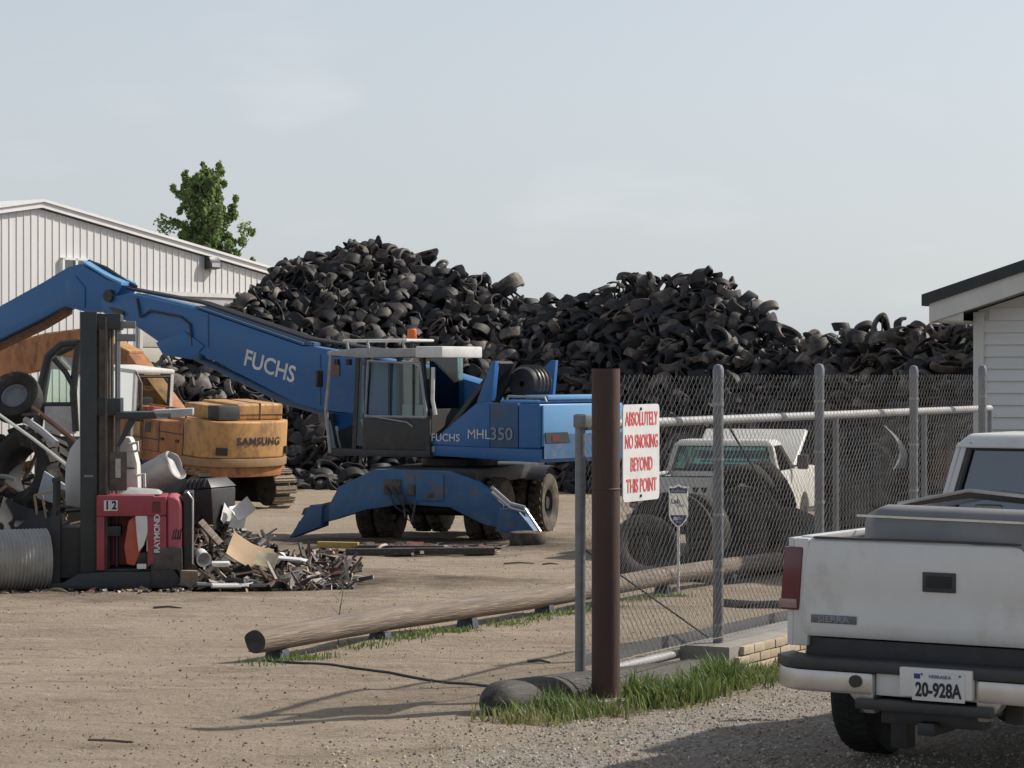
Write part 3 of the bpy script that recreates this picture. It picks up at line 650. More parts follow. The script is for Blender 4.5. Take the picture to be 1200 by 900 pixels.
def yard_sign():
    y = 28.7; x = X(795, y); g = gz(y); s = y / F
    rt = empty('security_yard_sign', (x, y, g)); tag(rt, 'small white and blue shield shaped security sign on a thin white stake', 'sign')
    MB().tube([(0, 0, -.1), (0, 0, Z(616, y) - g)], .016, 8).build('stake', M['plastic_white'], rt)
    zc = Z(590, y) - g
    def q(p): return [(a * s, zc + b * s) for a, b in p]
    outl = [(-12, 20), (-5, 20), (0, 22.5), (5, 20), (12, 20), (11.3, 11), (11.3, -14), (9, -20), (4, -26), (0, -28.5), (-4, -26), (-9, -20), (-11.3, -14), (-11.3, 11)]
    MB().prism(q(outl), -.024, -.018).build('plate', leaf_mat('translucent_sign_plastic', (.80, .80, .76), (.82, .82, .78), .7), rt)
    MB().prism(q([(-10.5, 18), (-4.5, 18), (0, 20.5), (4.5, 18), (10.5, 18), (10, 12), (-10, 12)]), -.026, -.0245).build('top_band', M['letter_blue'], rt)
    MB().prism(q([(-10, -13.5), (10, -13.5), (8, -19), (3.5, -24.5), (0, -26.5), (-3.5, -24.5), (-8, -19)]), -.026, -.0245).build('bottom_band', M['letter_blue'], rt)
    for k in range(7): MB().prism(q([(-8.4 + k * 2.4, 13.4), (-6.8 + k * 2.4, 13.4), (-6.8 + k * 2.4, 15.6 + (k % 3 == 0) * .6), (-8.4 + k * 2.4, 15.6)]), -.028, -.0265).build('band_mark', M['letter_grey'], rt)
    text('lettering', 'Lab', 7.5 * s, M['letter_blue'], rt, (-3.5 * s, -.026, zc + 2.5 * s), ext=.0006, bold=.003)
    text('lettering', 'USA', 5 * s, M['letter_black'], rt, (2.2 * s, -.026, zc - 2.6 * s), ext=.0006, bold=.001)
    MB().prism(q([(-6, -15.8), (-1, -15.8), (-1, -19.5), (-6, -19.5)]), -.028, -.0265).build('logo_block', M['letter_white'], rt)
    MB().prism(q([(0, -16.2), (5, -16.2), (3.6, -19), (0, -19)]), -.028, -.0265).build('logo_block', M['letter_grey'], rt)
    MB().prism(q([(-3, -21), (3, -21), (3, -22.3), (-3, -22.3)]), -.028, -.0265).build('logo_line', M['letter_grey'], rt)
yard_sign()

# ------------------------------------------------------------------ logs
def log(name, label, a, b, r, m, rings=40, taper=1.0, seed=1, round_end=False):
    a, b = Vector(a), Vector(b); d = (b - a); Ln = d.length; d.normalize(); up = Vector((0, 0, 1)); w = d.cross(up).normalized(); up = w.cross(d)
    n = 22; vs = []; fs = []
    for i in range(rings + 1):
        t = i / rings; rr = r * (1 + (taper - 1) * t); e = 1
        if i == 0: e = .93
        if round_end and t * Ln < .16: e = math.sqrt(max(.05, 1 - (1 - t * Ln / .16) ** 2)) if i else .35
        for k in range(n):
            an = 2 * math.pi * k / n; q = rr * e * (1 + .035 * noise.noise(Vector((math.cos(an) * 1.6, math.sin(an) * 1.6, t * Ln * .9 + seed * 7))))
            vs.append(Vector((q * math.cos(an), t * Ln + .03 * noise.noise(Vector((math.cos(an), math.sin(an), seed))) * (i in (0, rings)), q * math.sin(an) + .012 * math.sin(t * Ln * .8))))
    fs = [(i * n + k, i * n + (k + 1) % n, (i + 1) * n + (k + 1) % n, (i + 1) * n + k) for i in range(rings) for k in range(n)]
    fs.append(tuple(range(rings * n, (rings + 1) * n)))
    rt = empty(name, a, rot=Matrix((w, d, up)).transposed().to_euler())
    # w,d,up as local axes x,y,z
    tag(rt, label, 'log'); MB().add(vs, fs).build('trunk', m, rt)
    vs2 = [Vector(v) for v in vs[:n]]; MB().add([v + Vector((0, -.001, 0)) for v in vs2] + [v * .2 + Vector((0, .012, 0)) for v in vs2], [(k, (k + 1) % n, n + (k + 1) % n, n + k) for k in range(n)] + [tuple(range(n, 2 * n))]).build('sawn_end', M['log_end'], rt)
    return rt, Ln
LD = Vector((.416, .909, 0)).normalized(); L0 = Vector((X(299, 20.5), 20.5, 0))
def rail_log():
    e = L0 + LD * 15.2
    za = Z(752, 20.5); zb = gz(e.y) + .22
    rt, Ln = log('log_rail', 'long weathered brown log rail raised on low steel blocks', (L0.x, L0.y, za), (e.x, e.y, zb), .102, M['wood'], 60, .97)
    Mi = Matrix.LocRotScale(rt.location, rt.rotation_euler, None).inverted()
    for px, py in ((322, 772), (440, 752), (543, 735), (636, 720), (716, 708), (790, 697), (858, 684)):
        Y = 5700 / (py - 498.3); s = (Y - L0.y) / LD.y; c = L0 + LD * s; g = gh(c.x, c.y); zt = za + (zb - za) * s / 15.2 - .09
        m = MB().hexa([(-.10, -.075, g - .06), (.10, -.075, g - .06), (.10, .075, g - .06), (-.10, .075, g - .06), (-.075, -.055, zt), (.075, -.055, zt), (.075, .055, zt), (-.075, .055, zt)])
        rz = Matrix.Rotation(math.atan2(LD.y, LD.x) - math.pi / 2, 3, 'Z')
        m.warp(lambda v: Mi @ (rz @ Vector((v.x, v.y, 0)) + Vector((c.x, c.y, v.z)))); m.build('steel_block', M['steel_block'], rt, bevel=.006)
rail_log()
log('gate_log', 'dark creosoted log with rounded end lying under the gate in the grass', (-.16, 16.95, .075), (1.75, 19.75, -.055), .145, M['wood_dark'], 60, .95, 4, True)
# cable on the dirt from the log rail to the gate log
def ground_line(name, pts, r, m, label, cat, n=6, lift=.3):
    P = []
    for i in range(len(pts) - 1):
        for q in range(8):
            a, b = Vector(pts[i]), Vector(pts[i + 1]); c = a.lerp(b, q / 8); P.append((c.x, c.y, gh(c.x, c.y) + r * lift))
    tag(MB().tube(P, r, n).build(name, m), label, cat)
ground_line('steel_cable', [(X(308, 20.4), 20.5), (X(440, 19.8), 19.7), (X(585, 18.7), 18.6), (X(596, 18), 18.0)], .014, M['black'], 'thin dark cable lying across the dirt between the two logs', 'cable')
ground_line('dead_stick', [(X(105, 15.8), 15.75), (X(135, 15.75), 15.7), (X(158, 15.6), 15.62)], .011, M['bark'], 'thin dark stick lying on bare dirt', 'stick')
ground_line('steel_bar', [(X(853, 26.5), 27.0), (X(935, 26), 26.4)], .045, M['black'], 'black steel bar lying on the dirt behind the fence', 'bar', 6, .8)
def weed():
    y = 22.0; x = X(396, y); g = gh(x, y)
    vs = MB().tube([(0, 0, 0), (.01, 0, .25), (.05, .02, .52)], [.006, .005, .002], 5)
    for k in range(5): vs.tube([(.01, 0, .2 + k * .06), (.06 * (-1) ** k, .02, .27 + k * .06)], [.003, .001], 4)
    o = vs.build('dry_weed', M['bark'], loc=(x, y, g)); tag(o, 'dry bare weed stem standing beside the log rail', 'weed')
weed()

# ------------------------------------------------------------------ grass
GRASS = leaf_mat('grass_blades', (.07, .115, .03), (.20, .26, .08)); DRY = leaf_mat('dry_grass', (.16, .17, .06), (.34, .31, .15))
def grass(name, spots, label, hmin, hmax, m):
    vs = []; fs = []; rnd = random.Random(len(spots))
    for (x, y, k) in spots:
        h = rnd.uniform(hmin, hmax) * k; a = rnd.random() * 6.283; d = Vector((math.cos(a), math.sin(a), 0)); w = Vector((-d.y, d.x, 0)) * rnd.uniform(.004, .0075); b = rnd.uniform(.1, .75) * h; g = gh(x, y) - .01
        p = Vector((x, y, g)); q = p + d * b * .35 + Vector((0, 0, h * .6)); t = p + d * b + Vector((0, 0, h * (1 - .25 * b / h)))
        o = len(vs); vs += [p - w, p + w, q + w * .8, q - w * .8, t]; fs += [(o, o + 1, o + 2, o + 3), (o + 3, o + 2, o + 4)]
    me = bpy.data.meshes.new(name); me.from_pydata([tuple(v) for v in vs], [], fs); me.materials.append(m)
    tag(stuff(link(name, me)), label, 'grass')
rnd = random.Random(21); s1 = []; s1d = []
while len(s1) < 5200:
    t = rnd.uniform(-1.4, 4.3); o = rnd.gauss(-.27 - .02 * t, .13)
    if t < 0: o = rnd.gauss(-.02, .16)
    p = fp(t, o, 0); dens = .45 + .9 * noise.noise(Vector((t * 1.9, o * 3, 0))) + (.25 if t > .1 else .1)
    if t < -.5: dens *= 1 + (t + .5) * .9
    if rnd.random() < dens: s1.append((p.x, p.y, (.5 + .6 * max(0, dens)) * (.62 if t > 1.5 else 1))); 
    if rnd.random() < .30: s1d.append((p.x, p.y, .8))
grass('grass', s1, 'bright green grass tufts growing at the foot of the gate post', .10, .27, GRASS)
grass('dry_grass', s1d, 'short dry yellowish blades at the edge of the gate grass', .06, .17, DRY)
s2 = []
while len(s2) < 2600:
    s = rnd.uniform(-.4, 9); o = rnd.gauss(-.16, .1); c = L0 + LD * s + Vector((LD.y, -LD.x, 0)) * -o * (1)
    if rnd.random() < .35 + noise.noise(Vector((s * 1.4, 3, 0))): s2.append((c.x, c.y, rnd.uniform(.4, 1)))
grass('thin_grass', s2, 'thin strip of low grass growing along the log rail', .03, .10, GRASS)
# ------------------------------------------------------------------ wheels and pickups
def tyre_profile(Rr, w, rim, sh=.9):
    return [(rim, -w * .38), (rim + (Rr - rim) * .5, -w * .52), (Rr * .955, -w * .47), (Rr * .99, -w * .36), (Rr, 0), (Rr * .99, w * .36), (Rr * .955, w * .47), (rim + (Rr - rim) * .5, w * .52), (rim, w * .38), (rim - .02, w * .3), (rim - .02, -w * .3)]
def wheel(parent, loc, Rr, w, rim, tm, rm, lugs=0, lug_h=.02, name='wheel', rot=(0, 0, 0), out=1, dish=.3):
    """axis along local x; out = side that faces outwards"""
    mb = MB().lathe(tyre_profile(Rr, w, rim), 36, 'x', closed=True)
    for k in range(lugs):
        for s in (-1, 1):
            a = 2 * math.pi * (k + (.5 if s > 0 else 0)) / lugs; c = Vector((s * w * .19, math.cos(a) * (Rr + lug_h * .3), math.sin(a) * (Rr + lug_h * .3)))
            mb.box(c, (w * .36, Rr * 2 * math.pi / lugs * .5, lug_h), Matrix.Rotation(a - math.pi / 2, 3, 'X') @ Matrix.Rotation(.3 * s, 3, 'Z'))
    t = mb.build(name, tm, parent, loc=loc, rot=rot)
    o = w * .38 * out
    MB().lathe([(rim, -w * .36), (rim, w * .36), (rim * .88, o * .9), (rim * .75, o * dish), (rim * .4, o * dish), (rim * .36, o * .75), (.002, o * .8)], 28, 'x').build('rim', rm, t)
    return t
def plate_poly(y0, y1, z0, z1, wheels, n=14, r=.45, zc=.4):
    """bed / body side outline in (y,z) with wheel arches cut in the bottom edge"""
    pts = [(y0, z0)]
    for wy in wheels:
        a = math.asin((z0 - zc) / r)
        for k in range(n + 1):
            an = math.pi - a - (math.pi - 2 * a) * k / n; pts.append((wy + r * math.cos(an), zc + r * math.sin(an)))
    return pts + [(y1, z0), (y1, z1), (y0, z1)]
def pickup(rt, P, white, wheelR, raised_hood, near):
    """local frame: x right, y forward, tailgate outer face at y=0, ground z=0"""
    top, bot, hw = P['top'], P['bot'], P['hw']; bl = P['bed']; ax = P['axle']; cabL = P['cab']; hood = P['hood']; wb = P['wb']
    mid = (top + bot) / 2
    tum = lambda v: Vector((v.x * (1 - .055 * max(0, (v.z - mid) / (top - mid)) ** 2 - .03 * max(0, (mid - v.z) / (mid - bot)) ** 2), v.y, v.z))
    for s in (-1, 1):
        pl = plate_poly(.0, bl, bot - .06, top, [ax], r=wheelR + .09, zc=wheelR)
        MB().prism(pl, s * (hw - .035), s * hw, 'x').warp(tum).build('bed_side', white, rt, smooth=R(30))
        MB().b2(s * (hw - .13), s * (hw - .045), .06, bl, top - .035, top + .012).warp(tum).build('bed_rail', white, rt, bevel=.015)
        MB().b2(s * (hw - .22), s * (hw - .2), .07, bl - .02, top - .50, top - .04).build('bed_inner_wall', white, rt)
        MB().b2(s * (hw - .135), s * (hw - .036), -.005, .06, bot - .06, top).warp(tum).build('corner_pillar', white, rt, bevel=.012)
        tl = MB().b2(s * (hw - .115), s * (hw + .004), -.018, .10, P['tl0'], P['tl1']).warp(tum).build('taillight', M['tail_red'], rt, bevel=.014)
        MB().b2(s * (hw - .108), s * (hw + .006), -.021, .05, P['tl0'] + .012, P['tl0'] + .065).warp(tum).build('reverse_lens', M['tail_clear'], tl, bevel=.008)
    MB().b2(-hw + .2, hw - .2, .07, bl, top - .52, top - .48).build('bed_floor', M['black'], rt)
    MB().b2(-hw + .05, hw - .05, bl - .05, bl, bot - .05, top + .005).build('bed_front_wall', white, rt)
    # tailgate: outer skin with rolled top and lower crease
    tw = hw - .148
    g = MB().prism([(0, bot), (-.012, bot + .03), (-.014, bot + .10), (-.004, bot + .13), (-.012, mid), (-.010, top - .06), (.0, top - .015), (.02, top + .004), (.055, top), (.055, bot)], -tw, tw, 'x')
    g.warp(lambda v: Vector((v.x * (1 - .045 * max(0, (v.z - mid) / (top - mid))), v.y, v.z)))
    tg = g.build('tailgate', white, rt, bevel=.006)
    MB().b2(-tw * .93, tw * .93, .0, .05, top + .001, top + .012).build('rail_cap', M['black_plastic'], tg)
    if near:
        hz = P['handle']
        MB().b2(-.098, .098, -.022, -.008, hz - .055, hz + .055).build('handle', M['black_plastic'], tg, bevel=.014)
        MB().b2(-.075, .075, -.027, -.0215, hz - .03, hz + .035).build('handle_lever', M['dark'], tg, bevel=.004)
    MB().b2(-tw, tw, .03, .12, bot - .13, bot - .012).build('lower_valance', M['black_plastic'], rt)
    # frame and underside
    for s in (-1, 1): MB().b2(s * .38, s * .48, .0, P['len'] - .3, .5 * wheelR + .18, .5 * wheelR + .34).build('frame_rail', M['black'], rt)
    MB().b2(-hw + .12, hw - .12, .25, P['len'] - .4, wheelR + .16, wheelR + .22).build('underbody', M['dark'], rt)
    MB().tube([(-hw + .2, ax, wheelR), (hw - .2, ax, wheelR)], .06, 10).build('axle', M['black'], rt)
    MB().lathe([(.002, -.13), (.13, -.1), (.16, 0), (.13, .1), (.002, .13)], 14, 'y', c=(.05, ax, wheelR)).build('differential', M['black'], rt)
    for s in (-1, 1):
        for yy in (ax, ax + wb):
            wheel(rt, (s * (hw - .15), yy, wheelR), wheelR, P['tw'], wheelR * .56, M['tyre'] if not near else M['tyre_black'], M['rim'], 44 if near else 0, .004, out=s)
    # cab: lower body, pillars, roof, panes
    c0, c1 = bl + .03, bl + .03 + cabL; belt = P['belt']; roof = P['roof']; rw = hw - .19; bw = hw - .03
    body = MB().prism(plate_poly(c0, P['len'], bot - .12, belt, [ax + wb], r=wheelR + .1, zc=wheelR), -bw, bw, 'x')
    body.warp(lambda v: Vector((v.x * (1 - .04 * max(0, (v.z - mid) / (belt - mid))), v.y, v.z))).build('cab_body', white, rt, bevel=.03)
    q0, q1 = c0 + .10, c1 - .50   # roof front/back
    A = lambda s, f: Vector((s * (bw - .05), c0 + .02 if f == 0 else c1 + .12, belt - .005)); B = lambda s, f: Vector((s * rw, q0 if f == 0 else q1, roof - .06))
    MB().hexa([(-rw - .02, q0 - .03, roof - .09), (rw + .02, q0 - .03, roof - .09), (rw + .02, q1 + .03, roof - .09), (-rw - .02, q1 + .03, roof - .09), (-rw + .06, q0 + .06, roof), (rw - .06, q0 + .06, roof), (rw - .06, q1 - .06, roof), (-rw + .06, q1 - .06, roof)]).build('cab_roof', white, rt, bevel=.03, seg=3)
    for s in (-1, 1):
        for f in (0, 1):
            a, b = A(s, f), B(s, f); w = .15 if f == 0 else .06; ww = .075
            sg = -1 if f else 1
            MB().hexa([a + Vector((0, 0, 0)), a + Vector((-s * ww, 0, 0)), a + Vector((-s * ww, sg * w, 0)), a + Vector((0, sg * w, 0)), b + Vector((0, 0, 0)), b + Vector((-s * ww, 0, 0)), b + Vector((-s * ww, sg * w, 0)), b + Vector((0, sg * w, 0))]).build('pillar', white, rt, bevel=.012)
        a0, a1, b0, b1 = A(s, 0), A(s, 1), B(s, 0), B(s, 1); o = Vector((-s * .03, 0, 0))
        MB().hexa([a0 + o, a1 + o, b1 + o, b0 + o, a0 + o * 1.3, a1 + o * 1.3, b1 + o * 1.3, b0 + o * 1.3]).build('side_window', M['glass_dark'], rt)
        MB().b2(s * (bw + .03), s * (bw + .2), c1 - .28, c1 - .20, belt + .0, belt + .22).build('mirror', M['black_plastic'], rt, bevel=.03)
        MB().tube([(s * (bw - .06), c1 - .2, belt + .04), (s * (bw + .1), c1 - .22, belt + .06)], .015, 6).build('mirror_arm', M['black_plastic'], rt)
    for f, nm in ((0, 'rear_window'), (1, 'windscreen')):
        l0, r0, l1, r1 = A(-1, f), A(1, f), B(-1, f), B(1, f); o = Vector((0, .03 if f == 0 else -.03, 0))
        MB().hexa([l0 + o, r0 + o, r1 + o, l1 + o, l0 + o * 1.3, r0 + o * 1.3, r1 + o * 1.3, l1 + o * 1.3]).build(nm, M['glass_dark'] if near else M['glass'], rt)
        sl = MB()
        for s in (-1, 1):
            a, b = A(s, f) + Vector((-s * .10, .012 * (1 if f == 0 else -1), 0)), B(s, f) + Vector((-s * .10, .012 * (1 if f == 0 else -1), 0)); sl.tube([a, b], .016, 6)
        sl.tube([A(-1, f) + Vector((.1, .012, .03)), A(1, f) + Vector((-.1, .012, .03))], .016, 6); sl.tube([B(-1, f) + Vector((.1, .012, -.03)), B(1, f) + Vector((-.1, .012, -.03))], .016, 6)
        sl.build('window_seal', M['black_plastic'], rt)
    MB().b2(-rw + .12, rw - .12, c0 + .18, c0 + .36, belt - .4, belt + .10).build('seat_back', M['dark'], rt, bevel=.05)
    MB().b2(-rw + .1, rw - .1, c1 - .2, c1 + .05, belt - .35, belt + .02).build('dashboard', M['dark'], rt, bevel=.04)
    MB().lathe([(.17, -.012), (.185, 0), (.17, .012)], 18, 'y', c=(-.35, c1 - .32, belt + .02), closed=True).build('steering_wheel', M['black_plastic'], rt)
    # hood, grille
    hz0 = belt - .10
    if raised_hood:
        hg = MB().hexa([(-hw + .1, 0, 0), (hw - .1, 0, 0), (hw - .1, hood, 0), (-hw + .1, hood, 0), (-hw + .13, 0, .05), (hw - .13, 0, .05), (hw - .13, hood, .04), (-hw + .13, hood, .04)])
        hg.build('raised_hood', white, rt, bevel=.015, loc=(0, c1 + .2, belt + .02), rot=(R(27), 0, 0))
        MB().b2(-hw + .2, hw - .2, c1 + .3, P['len'] - .2, hz0 - .3, hz0 - .05).build('engine', M['grease'], rt, bevel=.05)
    else:
        MB().b2(-hw + .08, hw - .08, c1 + .1, P['len'] - .02, belt - .02, belt + .04).build('hood', white, rt, bevel=.02)
    MB().b2(-hw + .1, hw - .1, P['len'] - .01, P['len'] + .03, bot + .05, belt - .1).build('grille', M['black_plastic'], rt)
    MB().b2(-hw, hw, P['len'], P['len'] + .12, bot - .18, bot).build('front_bumper', M['chrome'], rt, bevel=.03)
    return tg
def near_pickup():
    rt = empty('pickup_truck', (2.351, 14.05, gz(14)), R(-32.5))
    tag(rt, 'white pickup with scrap in its bed, parked on the gravel outside the gate', 'pickup')
    P = dict(top=1.335, bot=.785, hw=.975, bed=1.98, axle=.98, cab=1.45, hood=1.2, wb=3.0, tl0=.925, tl1=1.285, handle=1.12, len=5.15, tw=.27, belt=1.36, roof=1.885)
    tg = pickup(rt, P, M['white'], .385, False, True)
    # grey badge with raised letters
    bd = MB().b2(-.775, -.495, -.019, -.0135, .862, .908).build('badge', M['emblem'], tg, bevel=.004); text('lettering', 'SIERRA', .05, M['letter_grey'], bd, (-.635, -.0205, .884), sx=1.25, ext=.001, bold=.001)
    # step bumper: black tread pad, pale lower bar, plate recess
    hw = .955
    def bow(v): return Vector((v.x, v.y + .16 * max(0, (abs(v.x) - .72) / .24) ** 2, v.z))
    def strip(name, x0, x1, y0, y1, z0, z1, m, bev=.012):
        mb = MB(); n = max(1, int((x1 - x0) / .08))
        for k in range(n + 1):
            x = x0 + (x1 - x0) * k / n; mb.v += [(x, y0, z0), (x, y1, z0), (x, y1, z1), (x, y0, z1)]
        for k in range(n):
            for q in range(4): mb.f.append((k * 4 + q, k * 4 + (q + 1) % 4, (k + 1) * 4 + (q + 1) % 4, (k + 1) * 4 + q))
        mb.f += [(0, 1, 2, 3), (n * 4 + 3, n * 4 + 2, n * 4 + 1, n * 4)]
        return mb.warp(bow).build(name, m, rt, bevel=bev)
    white = M['white']
    strip('bumper_pad', -hw, hw, -.235, -.02, .625, .685, M['black_plastic'], .012)
    strip('bumper_face', -hw + .015, -.30, -.225, -.06, .50, .623, M['bumper'], .02); strip('bumper_face', .30, hw - .015, -.225, -.06, .50, .623, M['bumper'], .02)
    MB().hexa([(-.36, -.20, .40), (-.30, -.20, .40), (-.30, -.10, .40), (-.36, -.1, .40), (-.46, -.222, .52), (-.30, -.222, .52), (-.30, -.1, .52), (-.46, -.1, .52)]).build('bumper_drop', M['bumper'], rt, bevel=.01)
    MB().hexa([(.30, -.20, .40), (.36, -.20, .40), (.36, -.10, .40), (.30, -.1, .40), (.30, -.222, .52), (.46, -.222, .52), (.46, -.1, .52), (.30, -.1, .52)]).build('bumper_drop', M['bumper'], rt, bevel=.01)
    MB().b2(-.298, .298, -.19, -.06, .50, .622).build('plate_recess', white, rt, bevel=.01)
    MB().b2(-.40, .40, -.25, -.08, .425, .485).build('step', M['black_plastic'], rt, bevel=.015)
    MB().b2(-.30, .30, -.12, .0, .34, .43).build('hitch_beam', M['black'], rt, bevel=.01); MB().b2(-.05, .05, -.2, .1, .30, .37).build('hitch_receiver', M['black'], rt, bevel=.008)
    MB().b2(-.34, -.24, .1, .22, .17, .45).build('hanger_bracket', M['black'], rt, bevel=.01); MB().lathe([(.001, -.02), (.035, -.02), (.035, -.005), (.02, 0)], 12, 'y', c=(-.40, -.226, .575)).build('bumper_bolt', M['black_plastic'], rt)
    MB().b2(.17, .26, -.20, -.17, .53, .60).build('trailer_socket', M['galv'], rt, bevel=.01)
    MB().b2(-.13, .29, -.2555, -.19, .515, .675).build('plate_bracket', white, rt, bevel=.01)
    pl = MB().b2(-.152, .152, -.262, -.256, .50, .655).build('licence_plate', M['sign_white'], rt, bevel=.003); pl.location.x = .10
    text('lettering', '20-928A', .105, M['letter_black'], pl, (0, -.264, .557), sx=.72, bold=.0035, ext=.0008)
    text('lettering', 'NEBRASKA', .026, M['letter_blue'], pl, (.01, -.264, .632), sx=1.0, ext=.0008)
    MB().b2(-.140, -.105, -.2645, -.2625, .618, .645).build('sticker', M['letter_blue'], pl)
    for xx in (-.095, .125): MB().lathe([(.001, -.002), (.006, -.002), (.006, 0)], 8, 'y', c=(xx, -.2635, .643)).build('bolt', M['black'], pl)
    # ---- cargo lying in the bed: things of their own
    def place(o, lx, ly, z, rz): v = Matrix.Rotation(R(-32.5), 3, 'Z') @ Vector((lx, ly, 0)); o.location = (2.351 + v.x, 14.05 + v.y, z); o.rotation_euler = (0, 0, R(-32.5) + rz)
    bc = MB(); n = 16; prof = [(-.13, -.30), (-.155, -.1), (-.15, .05), (-.12, .10), (-.02, .125), (.06, .10), (.03, .085), (-.09, .07), (-.12, .03), (-.125, -.1), (-.10, -.30)]
    k = len(prof)
    for i in range(n + 1):
        t = i / n; x = -.2 + 1.75 * t; e = max(0, (.14 - t) / .14); 
        for (y, z) in prof: bc.v.append((x, y + .22 * e ** 2, z - .10 * e ** 2 * (1 if z > 0 else .2)))
    bc.f = [(i * k + q, i * k + (q + 1) % k, (i + 1) * k + (q + 1) % k, (i + 1) * k + q) for i in range(n) for q in range(k)] + [tuple(range(k)), tuple(range(n * k, n * k + k))[::-1]]
    o = bc.build('bumper_cover', mat('dull_grey_bumper', (.20, .205, .21), .5, 0, (.15, .155, .16), 3), smooth=R(50)); place(o, -.46, .32, 1.40, R(-10))
    tag(o, 'dull grey plastic bumper cover lying across the pickup bed', 'bumper')
    MB().b2(-.1, 1.55, -.157, -.15, .055, .068).build('lit_edge_strip', M['chrome'], o)  # bright strip added for the lit top edge of the cover
    dk = MB().add([(-.55, 0, .05), (-.1, -.05, .14), (.45, 0, .09), (1.0, .05, .06), (-.5, .6, .02), (-.1, .62, .12), (.45, .6, .06), (1.0, .6, .03)] + [(-.55, 0, .03), (-.1, -.05, .10), (.45, 0, .05), (1.0, .05, .02), (-.5, .6, 0), (-.1, .62, .08), (.45, .6, .02), (1.0, .6, -.01)],
                  [(0, 1, 5, 4), (1, 2, 6, 5), (2, 3, 7, 6), (12, 13, 9, 8), (13, 14, 10, 9), (14, 15, 11, 10), (0, 8, 9, 1), (1, 9, 10, 2), (2, 10, 11, 3), (4, 5, 13, 12), (5, 6, 14, 13), (6, 7, 15, 14), (0, 4, 12, 8), (3, 11, 15, 7)])
    o = dk.build('bent_hood_panel', mat('black_car_paint', (.012, .013, .016), .25, coat=.5), smooth=R(10)); place(o, -.1, .95, 1.44, R(5)); tag(o, 'bent black sheet metal panel with bright edges heaped in the pickup bed', 'metal panel')
    MB().tube([(-.55, -.01, .055), (-.1, -.06, .145), (.45, -.01, .095), (1.0, .04, .065)], .012, 6).build('bright_edge', M['chrome'], o)
    o = MB().tube([(-.35, 0, 0), (.4, 0, .01), (1.5, 0, -.03)], .010, 6).build('iron_rod', M['rusty']); place(o, -.4, .75, 1.475, R(-3)); tag(o, 'thin rusty iron rod resting across the pickup bed rails', 'rod')
    o = MB().b2(0, .16, -.02, .02, -.1, .09).build('red_bracket', M['red'], bevel=.01); MB().b2(.03, .06, -.026, -.021, -.03, .07).build('white_mark', M['letter_white'], o); MB().b2(.09, .12, -.026, -.021, -.03, .07).build('white_mark', M['letter_white'], o)
    place(o, .05, 1.25, 1.40, R(8)); tag(o, 'small red bracket with white marks among the pickup bed scrap', 'bracket')
    o = MB().b2(-.17, .0, -.03, .03, -.1, .09).build('white_can', M['plastic_white'], bevel=.02); place(o, -.12, 1.22, 1.40, R(20)); tag(o, 'small white plastic can among the pickup bed scrap', 'can')
near_pickup()
def scrap_pickup():
    y = 36.2; x = X(812, y); rt = empty('pickup_truck', (x, y, gz(y)), R(-17))
    tag(rt, 'dusty white junked pickup with its hood raised, behind the fence and tires', 'pickup')
    P = dict(top=1.17, bot=.66, hw=.93, bed=1.85, axle=.95, cab=1.35, hood=1.15, wb=2.85, tl0=.72, tl1=1.06, handle=1.0, len=4.85, tw=.24, belt=1.18, roof=1.64)
    tg = pickup(rt, P, M['white_dusty'], .35, True, False)
    MB().b2(-.93, .93, -.16, -.02, .50, .64).build('rear_bumper', M['grey_pipe'], rt, bevel=.02)
    for k in range(2): MB().prism([(.0 + k * .12, 1.02), (.09 + k * .12, 1.02), (.06 + k * .12, .95), (.02 + k * .12, .95)], -.019, -.0145).build('decal', M['letter_black'], tg)
    MB().prism([(.99, .72), (1.04, .82), (1.04, .95), (.99, .88)], .931, .934, 'x').build('fuel_opening', M['black'], rt)
scrap_pickup()
